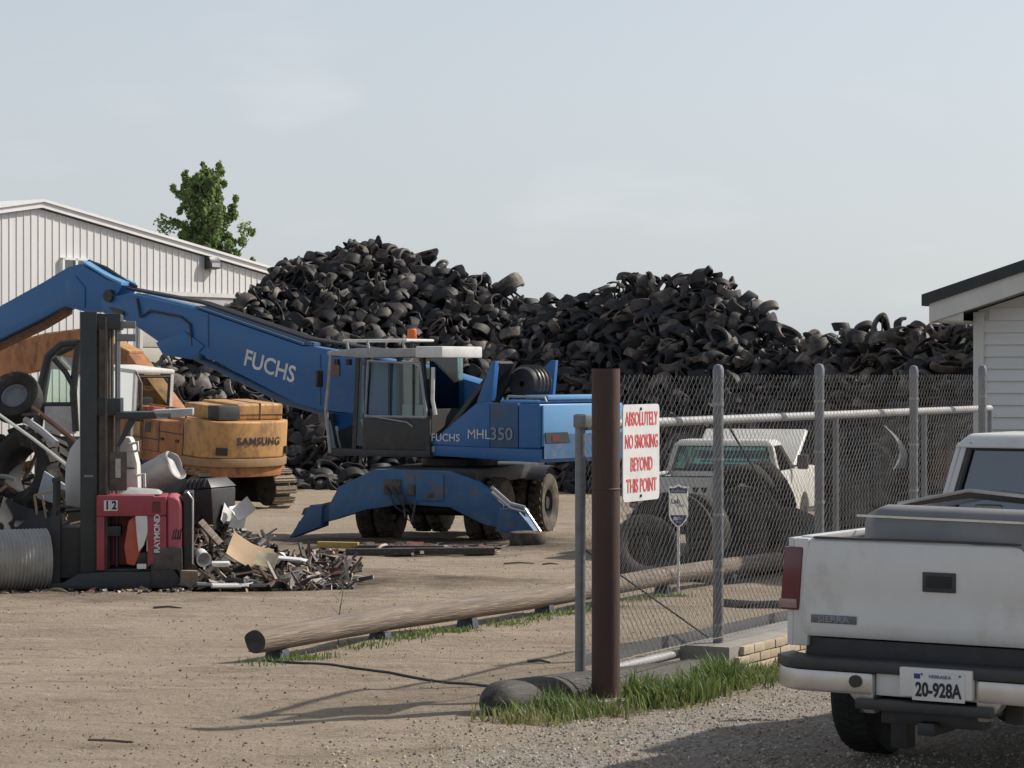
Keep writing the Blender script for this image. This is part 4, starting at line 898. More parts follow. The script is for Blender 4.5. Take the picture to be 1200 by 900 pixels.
# ------------------------------------------------------------------ blue material handler
def material_handler():
    U = Vector((-.9, 44.2, gz(44.2)))
    rt = empty('material_handler', U, 0); tag(rt, 'blue wheeled material handler with long folded boom and raised cab', 'material handler')
    # two turning frames as plain rotation matrices (parts stay direct children)
    ax = Vector((.95, -.31, 0)).normalized(); fu = Vector((-ax.y, ax.x, 0)) * -1        # undercarriage right / forward (towards camera left)
    Mu = Matrix((ax, -fu * -1, Vector((0, 0, 1)))).transposed()                            # local x right, y forward
    Mu = Matrix(((ax.x, fu.x, 0), (ax.y, fu.y, 0), (0, 0, 1)))
    f = Vector((-.8, .6, 0)); lf = Vector((-.6, -.8, 0)); Mf = Matrix(((f.x, lf.x, 0), (f.y, lf.y, 0), (0, 0, 1)))     # local x forward, y left
    W = lambda mb: mb.warp(lambda v: Mu @ v)
    V = lambda mb: mb.warp(lambda v: Mf @ v)
    # --- undercarriage
    W(MB().b2(-.55, .55, -2.0, 2.1, .62, .95)).build('chassis', M['blue_dark'], rt, bevel=.03)
    W(MB().b2(-.95, .95, -1.9, 1.9, .96, 1.22)).build('dark_filler_box', M['black'], rt, bevel=.04)  # wide black box added to darken the space under the deck
    W(MB().lathe([(.62, .9), (.66, 1.1), (.66, 1.34)], 28)).build('slew_ring', M['black'], rt)
    wr = .52
    for yy in (-1.25, 1.25):
        W(MB().tube([(-1.2, yy, wr), (1.2, yy, wr)], .11, 12)).build('axle', M['black'], rt)
        for s in (-1, 1):
            for k, xx in enumerate((1.12, .80)):
                wheel(rt, Mu @ Vector((s * xx, yy, wr)), wr, .28, .27, M['tyre_mud'], M['black'], 24, .035, rot=Mu.to_euler(), out=s, dish=-.5)
    for s in (-1, 1):
        W(MB().add(*fender(s))).build('fender', M['black'], rt)
    # stabiliser beam in front: arched plate with two wings reaching down
    yb = 2.2
    def plate(poly, y0, y1, nm, m, par=rt): return W(MB().prism(poly, y0, y1, 'y')).build(nm, m, par, bevel=.012)
    bm_ = plate([(-1.25, .92), (-.62, 1.22), (.62, 1.2), (1.15, 1.02), (1.62, .68), (1.62, .30), (1.30, .34), (.7, .62), (-.1, .66), (-.75, .56), (-1.42, .36), (-1.42, .62)], yb, yb + .30, 'stabiliser_beam', M['blue_stab'])
    plate([(.12, .72), (.60, .72), (.60, 1.16), (.12, 1.17)], yb + .302, yb + .33, 'beam_cover', M['blue_stab'], bm_)
    for x0_, x1_, z0_, z1_ in ((-.44, -.14, .82, 1.06), (-.02, .10, .80, .98), (.30, .44, .76, .86)): W(MB().b2(x0_, x1_, yb + .301, yb + .334, z0_, z1_)).build('dark_patch_box', M['grease'], bm_, bevel=.02)  # small raised boxes make the irregular dark patches on the beam
    for k in range(3): W(MB().tube([(-.40 + .12 * k, yb + .335, .95), (-.30 + .12 * k, yb + .39, .80), (-.22 + .14 * k, yb + .37, .62), (-.1 + .1 * k, yb + .30, .52)], .018, 6)).build('hose', M['black'], bm_)
    plate([(-1.40, .64), (-1.42, .36), (-2.05, .20), (-1.98, .34)], yb + .05, yb + .25, 'stabiliser_leg', M['blue_dark'])
    plate([(-1.95, .44), (-1.42, .60), (-1.40, .68), (-1.9, .56)], yb + .08, yb + .22, 'stabiliser_cylinder', M['grease'])
    plate([(-2.12, .06), (-1.55, .26), (-1.52, .62), (-1.74, .62)], yb - .02, yb + .34, 'stabiliser_foot', M['blue_dark'])
    plate([(1.58, .70), (1.60, .30), (1.95, .22), (1.98, .60)], yb + .05, yb + .25, 'stabiliser_leg', M['blue_stab'])
    plate([(1.5, .24), (1.55, .62), (1.85, .62), (2.16, .26), (2.1, .18)], yb - .02, yb + .34, 'stabiliser_foot', M['blue_stab'])
    W(MB().tube([(1.42, yb + .32, .96), (1.75, yb + .36, .70), (2.0, yb + .36, .64)], .03, 8)).build('hose', M['grey_pipe'], rt)
    W(MB().tube([(1.45, yb + .40, .88), (1.78, yb + .42, .63), (2.03, yb + .4, .57)], .025, 8)).build('hose', M['chrome'], rt)
    W(MB().tube([(2.0, yb + .36, .62), (2.27, yb + .36, .24)], .022, 8)).build('stabiliser_rod', M['chrome'], rt)
    W(MB().tube([(-.1, yb + .34, .75), (-.05, yb + .36, .45), (.06, yb + .36, .36), (.12, yb + .34, .7)], .02, 6)).build('hose', M['grease'], rt)
    # --- upper carriage (local x forward, y left)
    yl = 1.22
    V(MB().prism([(-2.62, 1.34), (1.1, 1.46), (1.1, 1.62), (-2.62, 1.56)], -1.2, yl - .01)).build('deck', M['blue'], rt, bevel=.02)
    V(MB().prism([(-.32, 1.625), (-1.30, 2.30), (-1.58, 2.34), (-1.58, 1.57), (-.32, 1.60)], yl - .12, yl + .006)).build('side_fairing', M['blue'], rt, bevel=.012)
    V(MB().prism([(-1.28, 2.30), (-1.60, 3.0), (-1.68, 3.0), (-1.60, 2.34)], yl - .14, yl - .02)).build('boom_bracket', M['blue'], rt, bevel=.012)
    V(MB().prism([(.1, 1.63), (-1.62, 2.99), (-1.70, 2.99), (-1.3, 2.2), (-.4, 1.62)], .62, .70)).build('boom_bracket_web', M['navy'], rt, bevel=.01)
    V(MB().prism([(.15, 1.63), (-1.60, 3.02), (-1.70, 3.02), (-1.55, 1.64)], -.55, -.47)).build('boom_bracket', M['blue'], rt, bevel=.01)
    V(MB().add([(-.25, .70, 1.64), (-1.63, .70, 3.0), (-1.63, yl - .13, 3.0), (-.33, yl - .13, 1.64), (-.32, .70, 1.60), (-1.70, .70, 2.96), (-1.70, yl - .13, 2.96), (-.40, yl - .13, 1.60)], [(0, 1, 2, 3), (7, 6, 5, 4), (0, 4, 5, 1), (1, 5, 6, 2), (2, 6, 7, 3), (3, 7, 4, 0)])).build('bracket_face', M['navy'], rt)
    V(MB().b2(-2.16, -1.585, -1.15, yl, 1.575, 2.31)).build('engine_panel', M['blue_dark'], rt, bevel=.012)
    V(MB().b2(-2.60, -2.17, -1.18, yl + .004, 1.565, 2.30)).build('counterweight', M['blue'], rt, bevel=.035, seg=3)
    rear = V(MB().b2(-2.645, -2.601, -1.12, yl - .05, 1.60, 2.28)).build('rear_panel', M['blue_sunlit'], rt, bevel=.02)
    V(MB().b2(-2.652, -2.646, -1.1, yl - .06, 1.40, 1.80)).build('rear_lower_panel', M['blue_stab'], rear)
    V(MB().prism([(yl - .10, 1.66), (yl - .78, 1.66), (yl - .70, 1.83), (yl - .08, 1.83)], -2.662, -2.653, 'x')).build('tail_lamp_recess', M['black'], rear)
    V(MB().b2(-2.668, -2.6625, yl - .46, yl - .26, 1.68, 1.78)).build('tail_lamp', M['tail_red'], rear)
    V(MB().b2(-2.668, -2.6535, -.55, -.30, 1.60, 1.92)).build('warning_plate', M['sign_white'], rear); 
    V(MB().b2(-2.673, -2.669, -.50, -.36, 1.66, 1.85)).build('warning_mark', M['letter_blue'], rear)
    V(MB().b2(-2.5, -1.7, -1.1, 1.1, 2.31, 2.36)).build('engine_hood', M['blue_sunlit'], rt, bevel=.02)
    V(MB().tube([(-1.75, 1.0, 2.33), (-1.8, 1.0, 2.42), (-2.55, 1.0, 2.40), (-2.58, 1.0, 2.33)], .022, 8)).build('hand_rail', M['grey_pipe'], rt)
    V(MB().b2(-2.58, -2.1, -.9, .95, 2.362, 2.44)).build('hood_cover', M['blue_sunlit'], rt, bevel=.02)
    V(MB().lathe([(.05, .0), (.26, .0), (.30, .12), (.30, .42), (.26, .5), (.05, .5)], 20, 'y', c=(-1.78, .1, 2.62))).build('air_filter', M['black_plastic'], rt)
    for k in range(4): V(MB().lathe([(.303, .08 + .1 * k), (.325, .10 + .1 * k), (.303, .12 + .1 * k)], 20, 'y', c=(-1.78, .1, 2.62))).build('filter_band', M['grease'], rt)
    lr = (R(90), 0, math.atan2(-f.y, -f.x))
    def dec(s, x, z, size, m, sx=1, bold=.002, y=yl + .016): return text('lettering', s, size, m, rt, Mf @ Vector((x, y, z)), lr, sx, bold)
    dec('FUCHS', -.66, 1.715, .18, M['letter_white'], 1.12); dec('MHL', -1.36, 1.78, .23, M['letter_white'], 1.05, 0); dec('350', -1.83, 1.79, .29, M['letter_grey'], 1.1)
    V(MB().b2(-.42, -.26, yl, yl + .003, 1.475, 1.57)).build('data_plate', M['plastic_grey'], rt)
    # --- cab
    c0, c1 = -.36, 1.12; y0, y1 = .30, yl + .06; zb, zt = 1.50, 3.06
    V(MB().b2(c0, c1 + .75, y0, y1, zb - .12, zb)).build('cab_floor', M['black'], rt, bevel=.015)
    V(MB().b2(c0, c1, y1 - .05, y1, zb, 2.08)).build('door_lower', M['navy'], rt, bevel=.02)
    for (a, b, d) in (((c0 + .03, y1 - .03, zb), (c0 + .20, y1 - .06, zt), .045), ((c1 - .05, y1 - .03, zb), (c1 - .06, y1 - .06, zt), .045), ((c0 + .03, y0 + .04, zb), (c0 + .20, y0 + .05, zt), .045), ((c1 - .05, y0 + .04, zb), (c1 - .05, y0 + .05, zt), .045), ((c1 + .2, y1 - .05, zb), (c1 + .14, y1 - .08, zt), .06)):
        V(MB().tube([a, b], d, 4)).build('cab_pillar', M['black'], rt)
    dr = V(MB().tube([(c0 + .07, y1 + .005, 2.06), (c0 + .22, y1 - .015, zt - .1), (c1 - .12, y1 - .015, zt - .05), (c1 - .07, y1 + .005, 2.06), (c0 + .07, y1 + .005, 2.06)], .028, 6)).build('door_frame', M['grey_pipe'], rt)
    V(MB().b2(c1 - .62, c1 - .57, y1 - .03, y1, 2.08, zt - .08)).build('door_mullion', M['black'], dr)
    V(MB().b2(c0 + .35, c0 + .38, y1 - .03, y1, 2.08, zt - .08)).build('door_mullion', M['black'], dr)
    V(MB().tube([(c1 - .1, y1 + .03, 2.08), (c0 + .45, y1 + .05, 1.97), (c0 + .35, y1 + .03, 1.90)], .014, 6)).build('door_handle_bar', M['grey_pipe'], rt)
    V(MB().add([(c0 + .06, y1 - .02, 2.08), (c1 - .07, y1 - .02, 2.08), (c1 - .1, y1 - .045, zt - .06), (c0 + .2, y1 - .045, zt - .06)], [(0, 1, 2, 3)])).build('door_glass', M['glass'], rt)
    V(MB().add([(c1, y1 - .02, zb + .05), (c1 + .2, y1 - .02, zb + .05), (c1 + .14, y1 - .05, zt), (c1, y1 - .05, zt)], [(0, 1, 2, 3)])).build('quarter_glass', M['glass'], rt)
    V(MB().b2(c0, c0 + .05, y0, y1 - .06, zb, 2.2)).build('cab_back_lower', M['navy'], rt); V(MB().b2(c0 + .05, c0 + .07, y0, y1 - .08, 2.2, zt)).build('rear_glass', M['glass'], rt)
    V(MB().b2(c1 - .05, c1, y0, y0 + .05, zb, 2.1)).build('cab_right_lower', M['plastic_white'], rt)
    V(MB().b2(c0 + .2, c1 - .1, y0, y0 + .03, zb, 2.25)).build('cab_right_panel', M['plastic_white'], rt)
    V(MB().add([(c0 + .2, y0 + .02, 2.25), (c1 - .05, y0 + .02, 2.25), (c1 - .05, y0 + .03, zt), (c0 + .2, y0 + .03, zt)], [(0, 1, 2, 3)])).build('right_glass', M['glass'], rt)
    st = V(MB().b2(c0 + .2, c0 + .36, y0 + .25, y1 - .25, 1.9, 2.7)).build('seat', M['dark'], rt, bevel=.05); V(MB().b2(c0 + .25, c0 + .75, y0 + .25, y1 - .25, 1.82, 1.96)).build('seat_cushion', M['dark'], st, bevel=.04)
    V(MB().tube([(c0 + .9, y0 + .4, 1.5), (c0 + .98, y0 + .4, 2.0)], .05, 8)).build('joystick_console', M['black_plastic'], rt)
    V(MB().prism([(c0 - .28, zt + .02), (c0 - .28, zt + .15), (c1 + .1, zt + .17), (c1 + .78, zt + .12), (c1 + .78, zt + .05), (c1, zt)], y0 - .06, y1 + .02)).build('cab_roof', M['grey_pipe'], rt, bevel=.02)
    V(MB().b2(c0 - .30, c0 + .28, y0 - .08, y1 + .045, zt + .0, zt + .19)).build('roof_end_cap', M['plastic_white'], rt, bevel=.025)
    V(MB().tube([(c0 - .06, y1 - .08, 2.1), (c0 - .02, y1 - .05, 2.35), (c0 - .05, y1 - .03, 2.9)], .032, 8)).build('exhaust_stack', M['plastic_white'], rt)
    rk = V(MB().tube([(c0 + .62, y1 - .12, zt + .30), (c1 + .52, y1 - .12, zt + .30), (c1 + .52, y0 + .12, zt + .30), (c0 + .62, y0 + .12, zt + .30), (c0 + .62, y1 - .12, zt + .30)], .024, 6)).build('roof_rack', M['plastic_white'], rt)
    for xx in (c0 + .65, c1 - .05, c1 + .42): V(MB().tube([(xx, y1 - .12, zt + .15), (xx + .04, y1 - .12, zt + .30)], .022, 6)).build('rack_strut', M['grey_pipe'], rk)
    bs = V(MB().lathe([(.001, 0), (.03, 0), (.03, .12), (.07, .12), (.07, .14)], 12, c=(c0 + .78, (y0 + y1) / 2, zt + .17))).build('beacon_stem', M['black'], rt)
    V(MB().lathe([(.075, 0), (.085, .02), (.08, .16), (.06, .18), (.001, .18)], 14, c=(c0 + .78, (y0 + y1) / 2, zt + .32))).build('beacon', M['orange'], bs)
    # front guard of bent pipe
    gu = V(MB().tube([(c1 + .72, y1 - .02, zt + .08), (c1 + .82, y1, 2.15), (c1 + .72, y1, 1.42)], .034, 8)).build('guard_bar', M['grey_pipe'], rt)
    V(MB().tube([(c1 + .62, y0, zt + .08), (c1 + .78, y0, 2.15), (c1 + .68, y0, 1.42)], .030, 8)).build('guard_bar', M['grey_pipe'], rt)
    V(MB().tube([(c1 + .72, y1, zt + .05), (c1 + .62, y0, zt + .05)], .028, 8)).build('guard_cross', M['grey_pipe'], rt)
    V(MB().add([(c1 + .70, y1 - .03, 1.5), (c1 + .64, y0 + .03, 1.5), (c1 + .76, y0 + .03, 2.1), (c1 + .78, y1 - .03, 2.1)], [(0, 1, 2, 3)])).build('lower_front_glass', M['glass_dark'], rt)
    V(MB().b2(c1 - .02, c1 + .6, y0, y0 + .03, zb, 2.0)).build('front_side_panel', M['navy'], rt)
    for k in range(3): V(MB().b2(c1 + .60 - .02 * k, c1 + .68, y1 - .12 - k * .3, y1 - .05 - k * .3, zt - .12, zt - .02)).build('work_lamp', M['black_plastic'], rt, bevel=.012)
    V(MB().b2(c1 + .86, c1 + .92, y1 + .02, y1 + .18, 2.55, 2.85)).build('mirror', M['black_plastic'], rt, bevel=.02)
    # --- boom (side outline in forward/up plane), then stick
    g = -U.z
    top = [(8.55, 3.68 + g), (7.73, 3.76 + g), (6.05, 3.44 + g), (3.4, 2.73 + g), (.6, 2.36 + g), (-.7, 2.05 + g)]; bot = [(-.8, 1.6 + g), (.4, 1.38 + g), (3.0, 1.60 + g), (3.6, 1.72 + g), (6.05, 2.66 + g), (6.9, 2.78 + g), (7.73, 3.20 + g), (8.5, 3.40 + g)]
    bw = .26
    bo = V(MB().prism(top + bot, -bw, bw)).build('boom', M['blue'], rt, bevel=.02)
    V(MB().prism([(6.05, 3.46 + g), (3.4, 2.75 + g), (3.4, 2.79 + g), (6.05, 3.50 + g)], -bw + .02, bw - .02)).build('boom_top_plate', M['blue_dark'], bo)
    for k in range(3): V(MB().tube([(8.0, -.12 + .1 * k, 3.86 + g), (6.05, -.12 + .1 * k, 3.56 + g), (3.4, -.12 + .1 * k, 2.86 + g), (1.5, -.12 + .1 * k, 2.62 + g)], .03, 6)).build('hydraulic_hose', M['black_plastic'], bo)
    V(MB().tube([(7.55, bw + .02, 3.66 + g), (7.45, bw + .03, 3.30 + g), (7.2, bw + .03, 3.42 + g), (6.4, bw + .03, 3.30 + g), (6.15, bw + .03, 3.15 + g), (6.1, bw + .02, 2.75 + g)], .022, 6)).build('side_hose', M['black'], bo)
    V(MB().prism([(6.85, 2.58 + g), (7.05, 2.82 + g), (6.3, 3.02 + g), (5.8, 2.75 + g), (6.1, 2.50 + g)], -bw - .03, bw + .03)).build('cylinder_lug', M['blue'], bo, bevel=.015)
    V(MB().tube([(6.5, 0, 2.62 + g), (4.0, 0, 1.75 + g), (2.0, 0, 1.35 + g)], [.06, .09, .1], 10)).build('lift_cylinder', M['blue_dark'], bo)
    V(MB().b2(5.7, 5.72, bw, bw + .012, 2.72 + g, 3.34 + g)).build('boom_seam', M['blue_dark'], bo); V(MB().b2(2.95, 2.97, bw, bw + .012, 1.66 + g, 2.58 + g)).build('boom_seam', M['blue_dark'], bo)
    V(MB().b2(2.5, 2.72, bw, bw + .02, 2.2 + g, 2.45 + g)).build('work_lamp', M['tail_red'], bo)
    t = text('lettering', 'FUCHS', .42, M['letter_white'], bo, Mf @ Vector((4.18, bw + .008, 2.36 + g)), None, 1.0, .008); t.rotation_euler = (Matrix.Rotation(math.atan2(-f.y, -f.x), 3, 'Z') @ Matrix.Rotation(.262, 3, 'Y') @ Matrix.Rotation(R(90), 3, 'X')).to_euler()
    top = [(8.25, 3.62 + g), (8.0, 3.92 + g), (8.45, 4.05 + g), (9.15, 4.36 + g), (9.5, 4.30 + g), (10.2, 4.02 + g), (11.7, 3.48 + g), (14.8, 2.2 + g)]; bot = [(14.8, 1.8 + g), (11.7, 2.84 + g), (10.35, 3.28 + g), (9.6, 3.55 + g), (9.0, 3.42 + g), (8.55, 3.44 + g)]
    sk = V(MB().prism(top + bot, -.22, .22)).build('stick', M['blue'], rt, bevel=.02)
    V(MB().prism([(8.05, 3.93 + g), (8.45, 4.07 + g), (9.12, 4.38 + g), (9.12, 4.41 + g), (8.43, 4.11 + g), (8.05, 3.98 + g)], -.20, .20)).build('stick_cap_plate', M['blue_sunlit'], sk)
    V(MB().prism([(9.0, 3.5 + g), (9.5, 3.6 + g), (9.55, 4.05 + g), (9.25, 4.12 + g), (9.0, 3.9 + g)], -.245, .245)).build('stick_boss', M['blue'], sk, bevel=.015)
    V(MB().lathe([(.01, -.32), (.12, -.32), (.12, .32), (.01, .32)], 16, 'y', c=(8.3, 0, 3.72 + g))).build('knee_pin', M['black'], sk)
    V(MB().tube([(8.35, .2, 3.5 + g), (7.9, .26, 3.36 + g)], .06, 8)).build('link_bar', M['grease'], sk)
    V(MB().tube([(9.2, -.05, 4.42 + g), (8.7, -.05, 4.27 + g), (8.2, -.05, 4.02 + g), (7.9, -.05, 3.9 + g)], .035, 6)).build('knee_hose', M['black_plastic'], sk)
    V(MB().prism([(11.7, 2.81 + g), (10.35, 3.25 + g), (9.7, 3.52 + g), (9.7, 3.40 + g), (10.4, 3.12 + g), (11.8, 2.68 + g)], -.1, .1)).build('stick_under_pipe', M['rusty'], sk)
    # grapple hanging from the stick tip
    gr = V(MB().tube([(14.65, 0, 2.05 + g), (14.65, 0, 1.5 + g)], .09, 10)).build('grapple_hanger', M['black'], rt)
    for k in range(5):
        a = k * 2 * math.pi / 5; d = Vector((math.cos(a), math.sin(a), 0)); o = Vector((14.65, 0, 1.5 + g)); V(MB().tube([o, o + d * .45 + Vector((0, 0, -.25)), o + d * .5 + Vector((0, 0, -.8)), o + d * .12 + Vector((0, 0, -1.25))], [.09, .11, .09, .03], 6)).build('grapple_tine', M['rusty'], gr)
def fender(s):
    vs = []; n = 8
    for k in range(n + 1):
        a = R(40 + 70 * k / n); y, z = -1.25 + .66 * math.cos(a), .52 + .66 * math.sin(a)
        for x in (.62, 1.28): vs.append((s * x, y, z))
    fs = [(2 * k, 2 * k + 1, 2 * k + 3, 2 * k + 2) for k in range(n)]
    return vs, fs
material_handler()

# ------------------------------------------------------------------ yellow tracked excavator
def excavator():
    C = Vector((-7.37, 58.5, gz(58.5))); rz = math.atan2(.707, -.707)       # local x forward, y left
    rt = empty('tracked_excavator', C, rz); tag(rt, 'weathered orange yellow tracked excavator with black lettering on its counterweight', 'excavator')
    pit = Matrix.Rotation(R(-4.5), 3, 'Y'); P = lambda mb: mb.warp(lambda v: pit @ (v - Vector((0, 0, 1.0))) + Vector((0, 0, 1.0)))
    up = 1.02
    # tracks: frame and shoes
    for s in (-1, 1):
        yc = s * 1.02; h = .92; L2 = 1.75
        path = []; r = h / 2
        peri = 4 * L2 + 2 * math.pi * r; n = 40
        MB().prism([(-L2, .16), (L2, .16), (L2 + .25, .45), (L2, .76), (-L2, .76), (-L2 - .25, .45)], yc - .2, yc + .2).build('track_frame', M['black'], rt, bevel=.03)
        for xx in (-L2, L2): MB().lathe([(.05, -.22), (r - .09, -.2), (r - .09, .2), (.05, .22)], 20, 'y', c=(xx, yc, r)).build('sprocket', M['grease'], rt)
        shoe = MB().box((0, 0, 0), (.175, .60, .03)); shoe.box((-.05, 0, .03), (.02, .6, .04)); shoe.box((.02, 0, .025), (.02, .6, .03)); sme = shoe.mesh('track_shoe', M['tan_track'])
        for k in range(n):
            d = peri * k / n
            if d < 2 * L2: p, a = (-L2 + d, h), 0
            elif d < 2 * L2 + math.pi * r: q = (d - 2 * L2) / r; p, a = (L2 + r * math.sin(q), r + r * math.cos(q)), q
            elif d < 4 * L2 + math.pi * r: p, a = (L2 - (d - 2 * L2 - math.pi * r), 0), math.pi
            else: q = (d - 4 * L2 - math.pi * r) / r; p, a = (-L2 - r * math.sin(q), r - r * math.cos(q)), math.pi + q
            link('track_shoe', sme, rt, (p[0], yc, p[1] + .02), (0, a, 0))
    MB().b2(-.9, .9, -.8, .8, .45, .8).build('car_body', M['black'], rt, bevel=.04)
    MB().lathe([(.7, .75), (.72, up + .15)], 24).build('slew_ring', M['black'], rt)
    # upper body; the machine leans back a little
    P(MB().b2(-1.55, 1.6, -1.22, 1.22, up + .12, up + .34)).build('deck_skirt', M['yellow_rust'], rt, bevel=.02)
    P(MB().b2(-1.30, .2, .70, 1.23, up + .342, up + 1.05)).build('side_door', M['yellow_rust'], rt, bevel=.02); P(MB().b2(-.42, .6, .72, 1.22, up + .345, up + .95)).build('side_box', M['yellow'], rt, bevel=.02)
    P(MB().b2(-.1, .1, 1.225, 1.24, up + .75, up + .98)).build('door_vent', M['black'], rt)
    P(MB().b2(-1.30, 1.5, -1.2, .69, up + .342, up + 1.12)).build('engine_house', M['yellow'], rt, bevel=.03)
    # counterweight: rounded in plan
    def cw(z0, z1, inset):
        pl = [(-1.32, 1.25 - inset), (-1.75, 1.25 - inset)]
        for k in range(25): a = R(90 - 7.5 * k); pl.append((-1.95 - (.42 - inset) * math.cos(a), (1.12 - inset) * math.sin(a) if abs(math.sin(a)) < 1 else math.copysign(1.22 - inset, math.sin(a))))
        pl += [(-1.75, -1.25 + inset), (-1.32, -1.25 + inset)]
        return P(MB().prism(pl, up + z0, up + z1, 'z'))
    cwo = cw(.36, 1.18, 0).build('counterweight', M['yellow'], rt, bevel=.05, seg=3)
    cw(.17, .355, -.02).build('counterweight_lip', mat('grime_streaked_yellow', (.34, .21, .10), .7, 0, (.24, .15, .08), 4), cwo, bevel=.02); cw(-.06, .165, .06).build('counterweight_base', M['yellow_rust'], cwo, bevel=.03)
    P(MB().b2(-2.05, -.75, -.98, .35, up + 1.185, up + 1.55)).build('engine_hood', M['yellow'], rt, bevel=.06, seg=3); P(MB().b2(-2.02, -.8, .36, .86, up + 1.185, up + 1.50)).build('hood_side', M['yellow'], rt, bevel=.06)
    P(MB().prism([(-2.12, up + 1.2), (-1.72, up + 1.2), (-1.68, up + 1.5), (-2.08, up + 1.52)], .30, .90)).build('burnt_patch', M['black'], rt, bevel=.03)
    P(MB().lathe([(.01, up + 1.05), (.26, up + 1.05), (.26, up + 1.25), (.28, up + 1.25), (.28, up + 1.3), (.01, up + 1.3)], 18, c=(.35, .85, 0))).build('filler_cap', M['yellow_rust'], rt)
    P(MB().b2(-.05, .12, .95, 1.2, up + 1.06, up + 1.32)).build('red_can', M['red'], rt, bevel=.03)
    # lettering on the rear and dark lamp grilles
    t = text('lettering', 'SAMSUNG', .235, M['letter_black'], cwo, pit @ Vector((-2.376, -.10, up + .74 - 1.0)) + Vector((0, 0, 1.0)), (R(90), 0, R(-90)), 1.12, .0025, ext=.004, space=1.08)
    for v in t.data.vertices: yy = -.10 - v.co.x * 1.12; v.co.z -= .42 * (1 - math.sqrt(max(0, 1 - (yy / 1.12) ** 2))) - .002
    for yy, w in ((.88, .26), (-1.0, .12)): P(MB().box((-2.245 if yy > 0 else -2.17, yy, up + .52), (.06, w, .17), (0, 0, R(-40) if yy > 0 else R(42)))).build('lamp_recess', M['black'], cwo)
    for k in range(3): P(MB().box((-2.32 + .06 * k, .80 + .075 * k, up + .52), (.02, .025, .16), (0, 0, R(-40)))).build('lamp_bar', M['yellow_rust'], cwo)
    for z0, x0_, x1_ in ((.80, -1.28, -.45), (.60, -.40, .55)): P(MB().b2(x0_, x1_, 1.2315 if x0_ < -1 else 1.2215, 1.238, up + z0, up + z0 + .025)).build('panel_seam', M['black'], rt)
    for xx in (-1.31, -.43, .18): P(MB().b2(xx - .012, xx + .012, 1.232, 1.24, up + .35, up + 1.04)).build('panel_seam', M['black'], rt)
    for xx in (-1.15, -.6): P(MB().b2(xx, xx + .1, 1.232, 1.262, up + .62, up + .68)).build('door_latch', M['black'], rt)
    P(MB().b2(-2.06, -.74, -.32, -.30, up + 1.19, up + 1.562)).build('hood_seam', M['black'], rt); P(MB().b2(-2.062, -.74, -.985, .36, up + 1.30, up + 1.315)).build('hood_seam', M['black'], rt)
    for yy in (-.7, .15): P(MB().lathe([(.001, .05), (.05, .05), (.05, 0)], 10, c=(-1.95, yy, up + 1.18))).build('lifting_eye', M['yellow_rust'], rt)
    P(MB().tube([(-1.2, 1.1, up + 1.06), (-1.2, 1.1, up + 1.36), (.1, 1.1, up + 1.36), (.1, 1.1, up + 1.06)], .022, 6)).build('hand_rail', M['yellow_rust'], rt)
    # cab: white framed, left front
    x0, x1, y0, y1, z0, z1 = .55, 1.95, .22, 1.22, up + .35, up + 2.02
    for (a, b) in ((x0, y0), (x0, y1), (x1, y0), (x1, y1)): P(MB().tube([(a, b, z0), (a, b, z1)], .06, 4)).build('cab_pillar', M['plastic_white'], rt)
    P(MB().b2(x0 - .06, x1 + .06, y0 - .06, y1 + .06, z1, z1 + .1)).build('cab_roof', M['plastic_white'], rt, bevel=.04)
    P(MB().b2(x0, x1, y1 - .04, y1 + .02, z0, z0 + .72)).build('cab_door', M['yellow_rust'], rt, bevel=.02); P(MB().b2(x0 - .03, x0 + .02, y0, y1, z0, z0 + .7)).build('cab_back', M['yellow_rust'], rt, bevel=.02)
    for nm, poly in (('side_glass', [(x0, y1, z0 + .72), (x1, y1, z0 + .72), (x1, y1, z1), (x0, y1, z1)]), ('rear_glass', [(x0, y0, z0 + .7), (x0, y1, z0 + .7), (x0, y1, z1), (x0, y0, z1)]), ('front_glass', [(x1, y0, z0), (x1, y1, z0), (x1, y1, z1), (x1, y0, z1)])):
        P(MB().add(poly, [(0, 1, 2, 3)])).build(nm, M['glass_dark'] if nm == 'side_glass' else M['glass'], rt)
    P(MB().tube([(x0 - .01, y0 + .06, z0 + .76), (x0 - .01, y1 - .06, z0 + .76), (x0 - .01, y1 - .06, z1 - .06), (x0 - .01, y0 + .06, z1 - .06), (x0 - .01, y0 + .06, z0 + .76)], .05, 4)).build('window_seal', M['black_plastic'], rt)
    P(MB().b2(x0 + .3, x0 + .5, y0 + .25, y1 - .25, z0 + .4, z0 + 1.1)).build('seat', M['dark'], rt, bevel=.05)
    P(MB().tube([(x0 - .3, y1, z0 + .2), (x0 - .25, y1 + .02, z1 - .2), (x0 - .05, y1 + .04, z1 + .05)], .025, 6)).build('grab_rail', M['grease'], rt)
    # gooseneck boom
    yb = -.15
    top = [(.2, 1.95), (2.2, 3.55), (4.0, 4.12), (5.6, 4.02), (7.5, 3.75), (10.0, 3.1), (12.2, 2.3)]; bot = [(12.2, 1.95), (10, 2.55), (7.5, 3.0), (5.8, 3.2), (4.4, 3.15), (2.9, 2.6), (.7, 1.45)]
    MB().prism(top + bot, yb - .24, yb + .24).build('boom', M['yellow_rust'], rt, bevel=.03)
    MB().prism([(a, b + .005) for a, b in top[1:5]] + [(a, b + .05) for a, b in reversed(top[1:5])], yb - .2, yb + .2).build('boom_top_plate', M['yellow'], rt)
    for s in (-1, 1):
        cy = MB().tube([(1.3, yb + s * .40, 1.45), (3.1, yb + s * .40, 2.5)], .10, 12).build('lift_cylinder', M['black'], rt); MB().tube([(3.1, yb + s * .4, 2.5), (4.7, yb + s * .34, 3.45)], .055, 10).build('piston_rod', M['chrome'], cy)
excavator()

